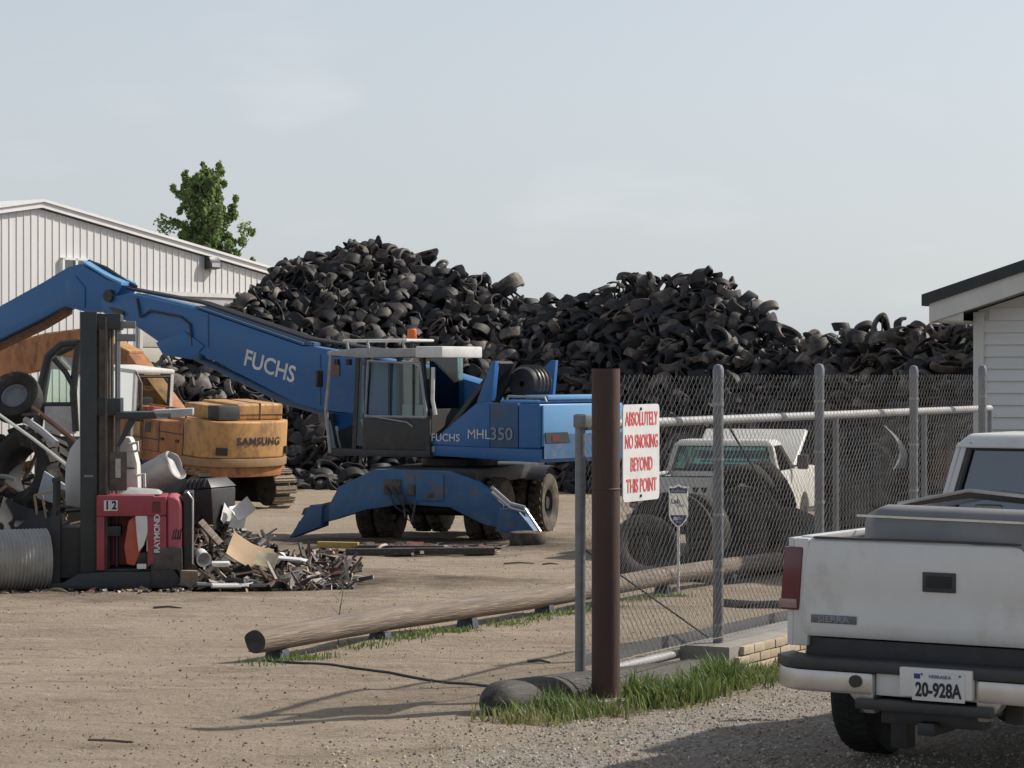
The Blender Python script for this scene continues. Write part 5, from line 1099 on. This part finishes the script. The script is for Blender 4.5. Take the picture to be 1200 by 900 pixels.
# ------------------------------------------------------------------ red stand-up reach truck
def reach_truck():
    y = 30.0; x = X(140, y); rt = empty('reach_forklift', (x, y, gz(y)), R(6)); tag(rt, 'faded red stand-up reach forklift with tall black mast, number 12 on its side', 'forklift')
    bl = M['black']; mast = mat('dark_green_black_steel', (.018, .024, .028), .45, 0, (.03, .036, .04), 5, dirt=(.09, .085, .075), dirt_amt=.15)
    for xx, yy, w in ((-.335, -.38, .19), (-.335, .42, .19)):
        c = MB().b2(xx - w / 2, xx + w / 2, yy - .03, yy, .02, 3.22).b2(xx - w / 2, xx - w / 2 + .03, yy, yy + .08, .02, 3.22).b2(xx + w / 2 - .03, xx + w / 2, yy, yy + .08, .02, 3.22); c.build('mast_channel', mast, rt, bevel=.006)
    for xx, yy in ((-.17, -.30), (-.17, .36)): MB().b2(xx - .05, xx + .05, yy - .03, yy + .03, .1, 3.16).b2(xx + .02, xx + .05, yy - .07, yy + .07, .1, 3.16).build('inner_channel', M['grease'], rt)
    for xx, yy, r_ in ((-.12, -.12, .028), (-.03, -.05, .02), (-.10, .1, .03), (-.02, .2, .022)): MB().tube([(xx, yy, .15), (xx, yy, 3.1)], r_, 10).build('lift_cylinder', M['grease'] if r_ > .025 else M['galv'], rt)
    for z0, z1 in ((3.02, 3.20), (2.02, 2.22), (.62, .74)): MB().b2(-.42, .03, -.345, .385, z0, z1).build('mast_crossbar', mast, rt, bevel=.01)
    for z0 in (2.88, 3.03): MB().b2(-.02, .20, -.30, -.18, z0, z0 + .085).build('mast_head_bracket', M['galv'], rt, bevel=.01)
    MB().b2(-.10, .10, -.35, -.325, 1.15, 1.60).build('mast_guard', M['grease'], rt, bevel=.01); MB().b2(-.03, .03, -.356, -.352, 1.3, 1.52).build('slot_window', M['plastic_grey'], rt)
    MB().b2(-.385, -.28, -.416, -.412, 1.31, 1.335).build('mast_plate', M['galv'], rt)
    # overhead guard arm
    gd = MB().b2(-.03, .62, -.42, .42, 1.98, 2.06).build('overhead_guard', mast, rt, bevel=.015); MB().prism([(.45, 1.97), (.86, 2.02), (.86, 2.10), (.4, 2.08)], -.42, .42).build('guard_tip', M['plastic_grey'], gd, bevel=.01); MB().prism([(-.02, 1.66), (.02, 1.66), (.22, 1.98), (.12, 1.98)], -.36, -.30).build('guard_gusset', mast, gd)
    # base frame and outrigger legs
    for yy in (-.5, .42):
        MB().prism([(-1.15, .02), (.40, .02), (.40, .22), (-.1, .22), (-.45, .20), (-.62, .10), (-1.15, .09)], yy, yy + .12).build('outrigger_leg', mast, rt, bevel=.01)
    MB().prism([(-.42, .02), (.78, .02), (.62, .22), (.55, .26), (-.42, .24)], -.38, .46).build('base_frame', M['black'], rt, bevel=.012)
    MB().prism([(.38, .03), (.80, .03), (.60, .30), (.38, .30)], -.515, -.40).build('rear_skirt', M['black'], rt, bevel=.012)
    # load backrest and forks
    bk = MB()
    for k in range(6): bk.b2(-.74, -.71, -.42 + k * .165, -.39 + k * .165, .12, 1.28)
    bk.b2(-.75, -.705, -.43, .45, 1.25, 1.30).b2(-.75, -.705, -.43, .45, .9, .96).b2(-.76, -.66, -.43, .45, .1, .86).b2(-.68, -.40, -.30, .32, .14, .72)
    bk.build('load_backrest', M['black'], rt)
    for yy in (-.25, .2): MB().prism([(-.76, .05), (-1.7, .05), (-1.7, .07), (-.80, .10), (-.76, .5), (-.72, .5)], yy, yy + .1).build('fork', M['black'], rt)
    # body
    MB().b2(-.24, .42, -.52, .45, .86, 1.10).build('console_beam', M['red'], rt, bevel=.02)
    MB().b2(.34, .56, -.52, .45, .30, .862).build('side_column', M['red'], rt, bevel=.02)
    MB().b2(.34, .56, -.518, .45, .864, 1.085).build('column_head', M['red'], rt, bevel=.02)
    MB().prism([(.562, .30), (.72, .30), (.735, .36), (.735, .98), (.71, 1.06), (.65, 1.085), (.562, 1.085)], -.50, .45).build('rear_cover', M['red_sunlit'], rt, bevel=.045, seg=3)
    MB().prism([(.40, .24), (.745, .24), (.738, .50), (.40, .50)], -.524, .455).build('rear_kick_panel', M['grease'], rt, bevel=.02)
    MB().b2(-.20, .30, -.02, .44, .26, .86).build('mast_side_panel', M['red'], rt, bevel=.01); MB().b2(-.24, -.15, -.50, -.05, .24, .86).build('front_post', M['red'], rt, bevel=.01)
    MB().prism([(.10, .30), (.20, .28), (.28, .50), (.30, .80), (.18, .86), (.12, .80), (.07, .50)], -.46, -.30).build('seat_pad', M['orange_pad'], rt, bevel=.03)
    MB().prism([(.20, .87), (.34, .87), (.36, .70), (.30, .52), (.24, .44), (.22, .62)], -.515, -.43).build('pad_edge', M['plastic_white'], rt, bevel=.02)
    MB().b2(.22, .36, -.45, -.25, .30, .44).build('pedal_box', M['black'], rt, bevel=.02); MB().b2(.22, .33, -.50, -.46, .25, .31).build('white_block', M['plastic_white'], rt, bevel=.01)
    MB().b2(.75, .86, -.42, .40, .22, 1.12).build('battery_frame', M['black'], rt, bevel=.015); MB().tube([(.86, -.44, .3), (.86, -.44, 1.05), (.80, -.44, 1.13)], .012, 6).build('frame_edge', M['chrome'], rt)
    MB().hexa([(.0, -.3, 1.10), (.5, -.3, 1.10), (.5, .3, 1.10), (.0, .3, 1.10), (.1, -.2, 1.16), (.45, -.2, 1.14), (.45, .2, 1.14), (.1, .2, 1.17)]).build('crumpled_cover', M['plastic_grey'], rt, bevel=.02)
    for xx, s in ((-.115, '1'), (-.035, '2')):
        MB().b2(xx - .038, xx + .038, -.5245, -.521, .925, 1.045).build('number_tile', M['sign_white'], rt); text('lettering', s, .13, M['letter_black'], rt, (xx, -.527, .985), sx=.8, bold=.006, ext=.001)
    text('lettering', 'RAYMOND', .095, M['letter_white'], rt, (.455, -.5255, .66), (R(90), R(-90), 0), 1.0, .002, ext=.0015, space=.9)
    MB().b2(.40, .49, -.5245, -.521, .90, 1.03).build('warning_label', mat('dark_red_label', (.14, .02, .025), .5), rt)
    for k in range(4): MB().prism([(.62 + .028 * k, .585), (.635 + .028 * k, .585), (.655 + .028 * k, .70 + .012 * (k % 2)), (.64 + .028 * k, .70 + .012 * (k % 2))], -.5015, -.4985).build('logo_stroke', M['letter_black'], rt)
    MB().b2(.64, .72, -.5015, -.4985, .60, .612).build('logo_stroke', M['letter_black'], rt)
    for xx in (-1.0, .55): wheel(rt, (xx, -.44, .075), .075, .08, .03, M['black'], M['grease'], rot=(0, 0, R(90)))
reach_truck()
# ------------------------------------------------------------------ scrap: loose mixed bits (stuff) and the pieces one can pick out
def ramp_mat(name, cols, rough=.75):
    m = bpy.data.materials.new(name); m.use_nodes = True; N = m.node_tree.nodes; l = m.node_tree.links.new
    g = N.new('ShaderNodeNewGeometry'); cr = N.new('ShaderNodeValToRGB'); cr.color_ramp.interpolation = 'CONSTANT'; e = cr.color_ramp.elements
    for i, c in enumerate(cols):
        if i == 0: e[0].color = (*c, 1)
        elif i == 1: e[1].position = 1 / len(cols); e[1].color = (*c, 1)
        else: e.new(i / len(cols)).color = (*c, 1)
    l(g.outputs['Random Per Island'], cr.inputs[0])
    n = N.new('ShaderNodeTexNoise'); n.inputs['Scale'].default_value = 14; n.inputs['Detail'].default_value = 6
    mx = N.new('ShaderNodeMix'); mx.data_type = 'RGBA'; mx.blend_type = 'MULTIPLY'; mr = N.new('ShaderNodeMapRange'); mr.inputs[1].default_value = .4; mr.inputs[2].default_value = .65; mr.inputs[4].default_value = .8
    l(n.outputs[0], mr.inputs[0]); l(mr.outputs[0], mx.inputs[0]); l(cr.outputs[0], mx.inputs[6]); mx.inputs[7].default_value = (.5, .42, .35, 1)
    l(mx.outputs[2], N['Principled BSDF'].inputs['Base Color']); N['Principled BSDF'].inputs['Roughness'].default_value = rough
    return m
JUNK = ramp_mat('mixed_scrap', [(.02, .02, .022), (.05, .04, .035), (.14, .07, .04), (.025, .025, .03), (.09, .085, .08), (.03, .03, .032), (.2, .15, .1), (.16, .16, .165), (.035, .03, .028), (.45, .45, .44), (.06, .07, .08), (.10, .05, .03), (.02, .022, .026), (.3, .2, .11)])
JUNK_L = ramp_mat('mixed_rubbish', [(.05, .045, .04), (.12, .08, .055), (.4, .39, .37), (.03, .03, .032), (.22, .16, .11), (.6, .6, .58), (.04, .035, .03), (.09, .085, .08), (.16, .05, .04), (.26, .25, .24), (.07, .065, .06), (.5, .45, .38), (.36, .28, .18), (.02, .02, .022), (.14, .13, .12)])
def sheet(mb, c, w, h, E, bend, rnd, t=.004):
    n = 4; off = rnd.random() * 50; P = []
    for s in (0, 1):
        for i in range(n + 1):
            for j in range(n + 1):
                u, v = (i / n - .5), (j / n - .5); z = bend * (u * u - .1) * w + .10 * min(w, h) * noise.noise(Vector((u * 3, v * 3, off)))
                P.append(Vector(c) + E @ Vector((u * w, v * h, z - s * t)))
    m = (n + 1) ** 2; f = []
    for i in range(n):
        for j in range(n):
            a = i * (n + 1) + j; f += [(a, a + n + 1, a + n + 2, a + 1), (m + a + 1, m + a + n + 2, m + a + n + 1, m + a)]
    for k in range(n):
        for a, b in ((k, k + 1), (n * (n + 1) + k + 1, n * (n + 1) + k), ((k + 1) * (n + 1), k * (n + 1)), (k * (n + 1) + n, (k + 1) * (n + 1) + n)): f.append((a, b, m + b, m + a))
    mb.add(P, f)
def rubble(name, n, spot, mats, label, lo, hi, seed, tilt=.6):
    rnd = random.Random(seed); mb = MB()
    for k in range(n):
        x, y, z = spot(rnd); E = Euler((rnd.gauss(0, tilt), rnd.gauss(0, tilt), rnd.random() * 6.28)).to_matrix(); s = lo + (hi - lo) * rnd.random() ** 2; q = rnd.random()
        if q < .42: mb.box((x, y, z), (s * 2.0, s * rnd.uniform(.06, .2), s * rnd.uniform(.03, .12)), E)
        elif q < .68: sheet(mb, (x, y, z), s, s * rnd.uniform(.3, .9), E, rnd.uniform(-1, 1), rnd)
        elif q < .85:
            d = E @ Vector((s * .9, 0, 0)); b = E @ Vector((0, 0, s * rnd.uniform(-.35, .35))); p = Vector((x, y, z)); mb.tube([p - d, p - d * .3 + b, p + d * .4 + b, p + d], rnd.uniform(.008, .03), 6)
        else: mb.box((x, y, z), (s * .4, s * .35, s * rnd.uniform(.15, .35)), E)
    tag(stuff(mb.build(name, mats, smooth=R(35))), label, 'scrap')
def heap_left(rnd):
    px = rnd.uniform(-160, 112); y = rnd.uniform(30.6, 34.5); x = X(px, y); u = (px + 20) / 120
    top = max(.1, 1.95 * (1 - max(0, u) ** 1.6) * (1 - abs(y - 32.6) / 2.9)); z = gz(y) + top * rnd.random() ** .4; return x, y, z
rubble('scrap_heap', 1700, heap_left, JUNK, 'tangled heap of dark metal scrap behind the forklift mast', .12, .62, 31)
MB_core = MB()
def deb(rnd):
    px = 222 + 190 * rnd.random() ** 1.25; y = rnd.uniform(29.6, 33.8); x = X(px, y); u = (px - 222) / 190
    h = .85 * (1 - u) ** 1.1 * max(0, 1 - abs(y - 31.7) / 2.2); return x, y, gz(y) + .02 + h * rnd.random() ** .6
rubble('rubbish_heap', 1900, deb, JUNK_L, 'spread of mixed rubbish, boards and broken plastic on the dirt', .05, .36, 33)
def deb2(rnd):
    px = rnd.uniform(365, 590); y = 39.0 + rnd.uniform(-1.4, 1.3) ; return X(px, y), y, gz(y) + .03
rubble('yard_litter', 140, deb2, JUNK_L, 'low litter of sticks and scrap in front of the blue machine', .05, .40, 35, .06)
def deb3(rnd):
    px = rnd.uniform(-20, 225); y = rnd.uniform(28.6, 29.9); return X(px, y), y, gz(y) + .015
rubble('fine_litter', 190, deb3, JUNK_L, 'fine pale litter on the dirt along the forklift base', .03, .14, 36, .12)

def culvert():
    r = .345; y = 29.6; mb = MB(); prof = []; n = 200
    for k in range(n + 1): h = -1.6 + 1.75 * k / n; prof.append((r + .013 * math.cos(k * 2 * math.pi / 5.0), h))
    prof += [(r - .03, .15), (r - .04, -1.6)]
    o = mb.lathe(prof, 36, 'x').build('culvert_pipe', M['pipe_galv'], smooth=R(60)); o.location = (X(40, y) , y - .1, gz(y) + r + .01); o.rotation_euler = (0, 0, R(24))
    tag(o, 'corrugated galvanised culvert pipe lying in front of the scrap heap', 'pipe')
culvert()
def tyre_obj(loc, rot, Rr, w, label, group=None, m='tyre', rim=None, lugs=0):
    mb = MB().lathe(tyre_profile(Rr, w, Rr * .57), 32, 'z', closed=True)
    for k in range(lugs):
        for s in (-1, 1):
            a = 2 * math.pi * (k + (.5 if s > 0 else 0)) / lugs; mb.box((math.cos(a) * Rr, math.sin(a) * Rr, s * w * .25), (.04, Rr * 3.3 / lugs, w * .5), Matrix.Rotation(a, 3, 'Z') @ Matrix.Rotation(.35 * s, 3, 'X'))
    o = mb.build('loose_tire', M[m]); o.location = loc; o.rotation_euler = rot; tag(o, label, 'tire', group)
    if rim: MB().lathe([(Rr * .58, -w * .3), (Rr * .58, w * .3), (Rr * .45, w * .12), (Rr * .2, w * .15), (.002, w * .15)], 24).build('rim', M[rim], o)
    return o
tyre_obj((X(22, 32), 31.8, Z(466, 32)), (R(50), R(-38), R(20)), .33, .24, 'dusty car tire with pale blue rim perched on top of the scrap heap', rim='galv')
tyre_obj((X(34, 31.6), 31.6, Z(552, 31.6)), (R(78), R(12), R(-38)), .52, .42, 'big dark tractor tire standing in the scrap heap', lugs=18)
tyre_obj((X(619, 40.6), 40.6, gz(40.6) + .11), (0, 0, 0), .30, .20, 'flat tire lying under the blue stabiliser foot', m='tyre_mud')

def scrap_things():
    y = 30.3
    def put(o, px, py, Y, rot=(0, 0, 0)): o.location = (X(px, Y), Y, Z(py, Y)); o.rotation_euler = rot; return o
    # white half-oval panel left of the mast
    pts = [(0.0, -.42), (0.10, -.42)]; pl = [(.10, -.43), (.10, .42), (.03, .38), (-.05, .27), (-.10, .10), (-.11, -.15), (-.10, -.40)]
    o = MB().prism(pl, -.02, .02).build('fridge_door', M['white_metal'], bevel=.008); put(o, 87, 553, 30.6, (0, 0, R(-5))); tag(o, 'tall pale fridge door with a curved edge leaning behind the mast', 'door')
    # white moulded plastic body right of the mast
    o = MB().prism([(-.12, -.36), (.13, -.36), (.11, .02), (.05, .28), (.02, .34), (-.07, .34), (-.12, .2)], -.14, .14).build('plastic_tank', M['plastic_white'], bevel=.03); put(o, 152, 545, 30.7); tag(o, 'upright white moulded plastic tank just right of the mast', 'tank')
    MB().tube([(.02, -.15, .25), (.12, -.16, .28), (.12, -.16, .18), (.05, -.15, .16)], .02, 6).build('handle', M['plastic_white'], o); MB().tube([(.10, -.15, -.12), (.2, -.16, -.1), (.2, -.15, -.26)], .018, 6).build('handle', M['plastic_white'], o); MB().b2(-.02, .08, -.16, -.142, -.04, -.025).build('latch', M['black'], o)
    # dented grey drum
    mb = MB().lathe([(.001, -.30), (.185, -.30), (.195, -.27), (.19, -.1), (.197, -.08), (.19, .1), (.197, .12), (.19, .3), (.17, .31), (.16, .25), (.001, .24)], 28)
    mb.warp(lambda v: v + Vector((0, 0, .03 * noise.noise(v * 6))) + v * .12 * noise.noise(v * 4)); o = mb.build('plastic_drum', M['plastic_grey'], smooth=R(50)); put(o, 183, 556, 31.2, (R(28), R(62), R(8))); tag(o, 'dented pale grey drum lying tilted on the forklift scrap', 'drum')
    # black ribbed bin
    b = [(-.20, -.26, -.34), (.20, -.26, -.34), (.20, .26, -.34), (-.20, .26, -.34), (-.24, -.3, .18), (.24, -.3, .18), (.24, .3, .18), (-.24, .3, .18)]
    o = MB().hexa(b).build('plastic_bin', M['black_plastic'], bevel=.03); put(o, 244, 590, 31.6, (0, R(-6), R(-24))); tag(o, 'black plastic bin with a ribbed domed lid beside the forklift', 'bin')
    lid = MB().hexa([(-.25, -.31, .185), (.25, -.31, .185), (.25, .31, .185), (-.25, .31, .185), (-.14, -.24, .31), (.16, -.24, .31), (.16, .24, .31), (-.14, .24, .31)]).build('lid', M['black_plastic'], o, bevel=.02)
    for k in range(5): MB().box((-.12 + .065 * k, -.282, .25), (.03, .02, .12), (R(-30), 0, 0)).build('lid_rib', mat('worn_bin_rib_%d' % k, (.06, .06, .06), .6), lid)
    # pale box and wooden chair frame in the heap
    o = MB().hexa([(-.14, -.1, -.17), (.12, -.1, -.2), (.12, .1, -.2), (-.14, .1, -.17), (-.12, -.1, .17), (.17, -.1, .05), (.17, .1, .05), (-.12, .1, .17)]).build('pale_box', mat('pale_blue_plastic', (.45, .52, .60), .5), bevel=.015); put(o, 60, 570, 30.9, (0, R(12), R(10))); tag(o, 'pale blue box tipped over in the scrap heap', 'box')
    mb = MB(); 
    for a, c in (((-.18, 0, .12), (.16, 0, .18)), ((-.18, 0, .12), (-.14, 0, -.18)), ((-.08, -.05, .12), (-.02, -.05, -.20)), ((.16, 0, .18), (.02, -.05, -.2)), ((.1, .05, .14), (.12, .05, -.14)), ((.16, 0, .18), (.17, .05, -.16))): mb.tube([a, c], .018, 4)
    o = mb.build('chair_frame', M['timber']); put(o, 58, 592, 30.4); tag(o, 'bare wooden chair frame sticking out of the scrap heap', 'chair frame')
    mb = MB(); sheet(mb, (0, 0, 0), .75, .55, Euler((R(60), R(10), 0)).to_matrix(), 1.2, random.Random(4), .01); o = mb.build('black_sheet', M['black_plastic']); put(o, 35, 618, 30.2); tag(o, 'crumpled black plastic sheet above the culvert pipe', 'sheet')
    o = MB().box((0, 0, 0), (.055, .055, .30)).build('gold_bar', mat('yellow_painted_bar', (.62, .45, .12), .5), bevel=.008); put(o, 55, 640, 29.9, (0, R(32), 0)); tag(o, 'short yellow bar leaning beside the culvert pipe', 'bar')
    o = MB().box((0, 0, 0), (.30, .05, .05)).build('timber_offcut', M['timber'], bevel=.004); put(o, 57, 660, 29.8, (0, R(35), 0)); tag(o, 'timber offcut leaning below the yellow bar', 'timber')
    # long pipes and beams sticking out of the heap
    for (a, c, r_, m, nm, lb) in (((-5, 483, 31.2), (82, 548, 30.6), .022, M['plastic_white'], 'white_pipe', 'long thin white pipe slanting across the scrap heap'),
                                   ((38, 478, 31.6), (100, 528, 31.0), .035, M['rusty'], 'rusty_beam', 'long rusty pipe slanting down from the perched tire'),
                                   ((30, 492, 31.5), (66, 520, 31.0), .045, M['plastic_grey'], 'grey_strut', 'pale grey strut lying across the scrap heap'),
                                   ((-4, 558, 30.6), (18, 562, 30.5), .03, M['galv'], 'angle_iron', 'short bright angle iron at the heap edge'),
                                   ((0, 490, 31.8), (46, 485, 31.4), .02, M['grease'], 'thin_rod', 'thin dark rod lying level under the perched tire')):
        p, q = Vector((X(a[0], a[2]), a[2], Z(a[1], a[2]))), Vector((X(c[0], c[2]), c[2], Z(c[1], c[2])))
        o = MB().tube([Vector(), (q - p) * .5 + Vector((0, 0, .015)), q - p], r_, 6).build(nm, m); o.location = p; tag(o, lb, 'pipe' if 'pipe' in lb else 'bar')
    # rubbish pieces right of the forklift
    mb = MB(); sheet(mb, (0, 0, 0), .52, .34, Euler((R(52), R(24), R(10))).to_matrix(), .5, random.Random(8), .008); o = mb.build('cardboard_sheet', M['card']); put(o, 292, 648, 30.2); tag(o, 'torn tan cardboard sheet on the front of the rubbish', 'cardboard')
    mb = MB(); sheet(mb, (0, 0, 0), .26, .2, Euler((R(50), R(10), R(-12))).to_matrix(), .3, random.Random(9), .008); o = mb.build('foam_piece', mat('cream_foam', (.6, .52, .36), .9)); put(o, 312, 656, 30.0); tag(o, 'cream foam piece beside the torn cardboard', 'foam')
    o = MB().hexa([(-.34, -.06, 0), (.36, -.04, 0), (.36, .06, 0), (-.34, .08, 0), (-.32, -.05, .03), (.28, -.04, .02), (.28, .05, .02), (-.32, .07, .03)]).build('white_board', M['plastic_white'], bevel=.005); put(o, 325, 655, 30.3, (R(12), R(3), R(-10))); tag(o, 'long white board lying on the rubbish edge', 'board')
    o = MB().box((0, 0, 0), (.36, .12, .03)).build('brown_plank', M['wood'], bevel=.004); put(o, 246, 624, 30.4, (R(30), R(48), 0)); tag(o, 'brown plank leaning against the black bin', 'plank')
    mb = MB().lathe([(.03, -.10), (.075, -.10), (.085, .08), (.09, .09), (.075, .08), (.065, -.08), (.0, -.085)], 20); o = mb.build('white_bucket', M['plastic_white']); put(o, 237, 653, 29.9, (R(105), 0, R(20))); tag(o, 'small white bucket lying on its side by the forklift', 'bucket')
    o = MB().box((0, 0, 0), (.20, .1, .05)).build('white_block', M['plastic_white'], bevel=.008); put(o, 258, 661, 29.8, (R(10), 0, R(6))); tag(o, 'small white plastic block in front of the white bucket', 'block')
    o = MB().box((0, 0, 0), (.20, .16, .17)).build('cardboard_box', mat('grey_brown_card', (.26, .19, .145), .9), bevel=.01); put(o, 221, 677, 29.6, (0, R(3), R(14))); tag(o, 'squat brown box on the dirt at the forklift rear', 'box')
    for (a, c, lb, m) in (((230, 674), (292, 668), 'grey metal tube lying straight in front of the rubbish', M['galv']), ((248, 683), (300, 670), 'bent white tube lying in front of the rubbish', M['plastic_white']), ((293, 684), (338, 682), 'dark pipe lying on the bare dirt before the rubbish', M['black'])):
        p, q = Vector((X(a[0], 29.4), 29.4, gz(29.4) + .04 + (690 - a[1]) * .002)), Vector((X(c[0], 29.6), 29.7, gz(29.6) + .05)); o = MB().tube([Vector(), (q - p) * .6 + Vector((0, 0, -.01)), q - p], .028, 7).build('metal_tube', m); o.location = p; tag(o, lb, 'tube')
    for k, (px, py, s) in enumerate(((272, 606, .24), (284, 597, .2))):
        mb = MB(); sheet(mb, (0, 0, 0), s * 1.3, s, Euler((R(65), R(20 - 50 * k), R(20))).to_matrix(), 1.6, random.Random(40 + k), .01); o = mb.build('crumpled_bag', M['plastic_white']); put(o, px, py, 31.5); tag(o, ('crumpled white plastic bag on the rubbish beside the black bin', 'folded pale sheet standing on the rubbish near the tracks')[k], 'bag')
    y = 38.6; o = MB().box((0, 0, 0), (.62, .12, .10)).build('yellow_beam', mat('yellow_ochre_paint', (.48, .33, .08), .6, 0, (.36, .25, .08), 6), bevel=.006); o.location = (X(396, y), y, gz(y) + .09); o.rotation_euler = (0, R(1), R(-5)); tag(o, 'short ochre yellow beam on the dirt near the stabiliser', 'beam')
    for k, (px, Y, L_, a) in enumerate(((470, 38.4, 1.3, -4), (520, 37.6, 1.5, 3), (445, 37.4, 1.0, 6))):
        o = MB().box((0, 0, 0), (L_, .16, .10)).build('ground_timber', M['wood_dark'], bevel=.01); o.location = (X(px, Y), Y, gz(Y) + .05); o.rotation_euler = (0, 0, R(a)); tag(o, 'dark timber lying on the dirt before the blue stabiliser beam', 'timber', 'timbers before the blue machine')
    # burnt out cab shell with green glass behind the heap
    Y = 47.5; rt = empty('cab_shell', (X(70, Y), Y, gz(Y)), R(8)); tag(rt, 'scrapped black cab shell with green tinted glass behind the scrap heap', 'cab')
    s = Y / F; zl = lambda py: Z(py, Y) - gz(Y)
    bk = M['black']
    MB().b2(-.45, .5, -.4, .5, 0, zl(512)).build('chassis_block', bk, rt, bevel=.05)
    MB().b2(-.26, .30, -.46, .45, zl(508), zl(474)).build('lower_panel', M['plastic_grey'], rt, bevel=.03)
    for pts, r_ in (([(-.40, -.42, zl(505)), (-.38, -.42, zl(468)), (-.20, -.42, zl(418)), (.05, -.42, zl(404)), (.35, -.42, zl(402))], .075), ([(.30, -.42, zl(505)), (.26, -.42, zl(460)), (.30, -.42, zl(430)), (.35, -.42, zl(402))], .07), ([(-.10, -.44, zl(420)), (.12, -.44, zl(436)), (.28, -.44, zl(455))], .05), ([(-.40, .42, zl(505)), (-.2, .42, zl(420)), (.35, .42, zl(402))], .06), ([(.35, -.42, zl(402)), (.35, .42, zl(402))], .06), ([(-.3, -.42, zl(474)), (.3, -.42, zl(474))], .05)):
        MB().tube(pts, r_, 8).build('cab_tube', bk, rt)
    MB().add([(-.30, -.40, zl(474)), (.26, -.40, zl(474)), (.28, -.40, zl(420)), (-.12, -.40, zl(416))], [(0, 1, 2, 3)]).build('green_glass', M['glass_green'], rt)
scrap_things()

# ------------------------------------------------------------------ truck tires and junk behind the fence
def truck_tyres():
    G = 'truck tires dumped behind the log rail'
    rnd = random.Random(77)
    lean = [(786, 30.9, .55, (R(74), 0, R(-12))), (756, 30.2, .42, (R(66), R(6), R(8))), (812, 31.6, .53, (R(80), 0, R(-46))), (852, 32.2, .52, (R(62), R(8), R(-18))), (890, 32.6, .50, (R(48), R(-10), R(10)))]
    lab = ['big truck tire leaning upright behind the small security sign', 'smaller truck tire leaning before the biggest one by the security sign', 'truck tire standing nearly edge on beside the security sign', 'truck tire leaning back between fence post and white junked pickup', 'dusty truck tire half lying below the junked pickup taillight']
    for (px, y, r_, rot), lb in zip(lean, lab):
        e = abs(math.sin(rot[0])); tyre_obj((X(px, y), y, gz(y) + r_ * e * .97 + .13 * abs(math.cos(rot[0]))), rot, r_, .27, lb, m='tyre')
    for k in range(30):
        px = 868 + 245 * ((k % 10) + .5) / 10 + rnd.uniform(-10, 10); y = 32.8 + (k // 10) * .95 + rnd.uniform(-.25, .25) + (px - 868) * .004; lay = rnd.choice((0, 0, 1, 1, 2)) if k >= 10 else rnd.choice((0, 1))
        rot = (R(rnd.choice((6, 20, 60, 78))) , R(rnd.uniform(-25, 25)), rnd.random() * 6.28); r_ = rnd.uniform(.44, .54); e = abs(math.sin(rot[0]))
        tyre_obj((X(px, y), y, gz(y) + lay * .26 + r_ * e * .9 + .13), rot, r_, .26, 'dusty truck tire in the jumbled row behind the fence', G, 'tyre')
truck_tyres()
def fence_junk():
    Y = 34.6; mb = MB(); n = 14; P = []
    for i in range(n + 1):
        t = i / n; x = .22 * math.sin(t * 2.6) - .12 + .1 * t; z = .55 - .62 * t
        for w in (-.05, -.02, .02, .05): P.append((x + (.09 * t * (1 if w > 0 else -1)), w * 2, z + (.02 if abs(w) < .03 else 0)))
    mb.add(P, [(i * 4 + q, i * 4 + q + 1, i * 4 + q + 5, i * 4 + q + 4) for i in range(n) for q in range(3)] + [(i * 4 + q + 4, i * 4 + q + 5, i * 4 + q + 1, i * 4 + q) for i in range(0)])
    mb2 = MB(); mb2.v = mb.v + [(a, b + .012, c) for a, b, c in mb.v]; N_ = len(mb.v); mb2.f = mb.f + [tuple(i + N_ for i in f)[::-1] for f in mb.f] + [(i * 4, i * 4 + 4, N_ + i * 4 + 4, N_ + i * 4) for i in range(n)] + [(i * 4 + 7, i * 4 + 3, N_ + i * 4 + 3, N_ + i * 4 + 7) for i in range(n)]
    o = mb2.build('bent_metal', M['chrome']); o.location = (X(1046, Y), Y, Z(545, Y)); o.scale = (.9, .9, .95); tag(o, 'bright bent strip of metal curling up from the tires behind the fence', 'metal strip')
    Y = 32.3; o = MB().b2(-.2, .9, 0, .8, 0, .95).build('steel_bin', M['black']); o.location = (X(1104, Y), Y, gz(Y)); o.rotation_euler = (0, 0, R(-28)); tag(o, 'dark steel bin with pale rim standing before the house corner', 'bin'); MB().b2(-.24, .94, -.05, .85, .951, 1.0).build('bin_rim', M['plastic_grey'], o)
    mb = MB(); sheet(mb, (0, 0, 0), .45, .5, Euler((R(80), R(20), R(-20))).to_matrix(), .8, random.Random(3), .01); o = mb.build('rusty_plate', M['rusty']); o.location = (X(1110, 35), 35, Z(552, 35)); tag(o, 'rusty tan plate leaning on the tires near the steel bin', 'plate')
fence_junk()
def foreground_bits():
    rnd = random.Random(12)
    for k, (px, py, L_, lb) in enumerate(((196, 715, .30, 'pale twig lying on bare dirt before the forklift'), (608, 661, .42, 'dark stick on the dirt beyond the log rail'), (645, 664, .22, 'short stick near the brown gate post, beyond the log rail'), (632, 778, .20, 'small dark stick on the dirt left of the gate'))):
        Y = 5700 / (py - 498.3) if py < 815 else 6840 / (py - 435); x = X(px, Y)
        o = MB().tube([(-L_ / 2, 0, .01), (0, .02, .02), (L_ / 2, -.01, .008)], [.012, .012, .006], 5).build('twig', M['bark']); o.location = (x, Y, gh(x, Y)); o.rotation_euler = (0, 0, rnd.uniform(-.5, .5)); tag(o, lb, 'twig')
foreground_bits()
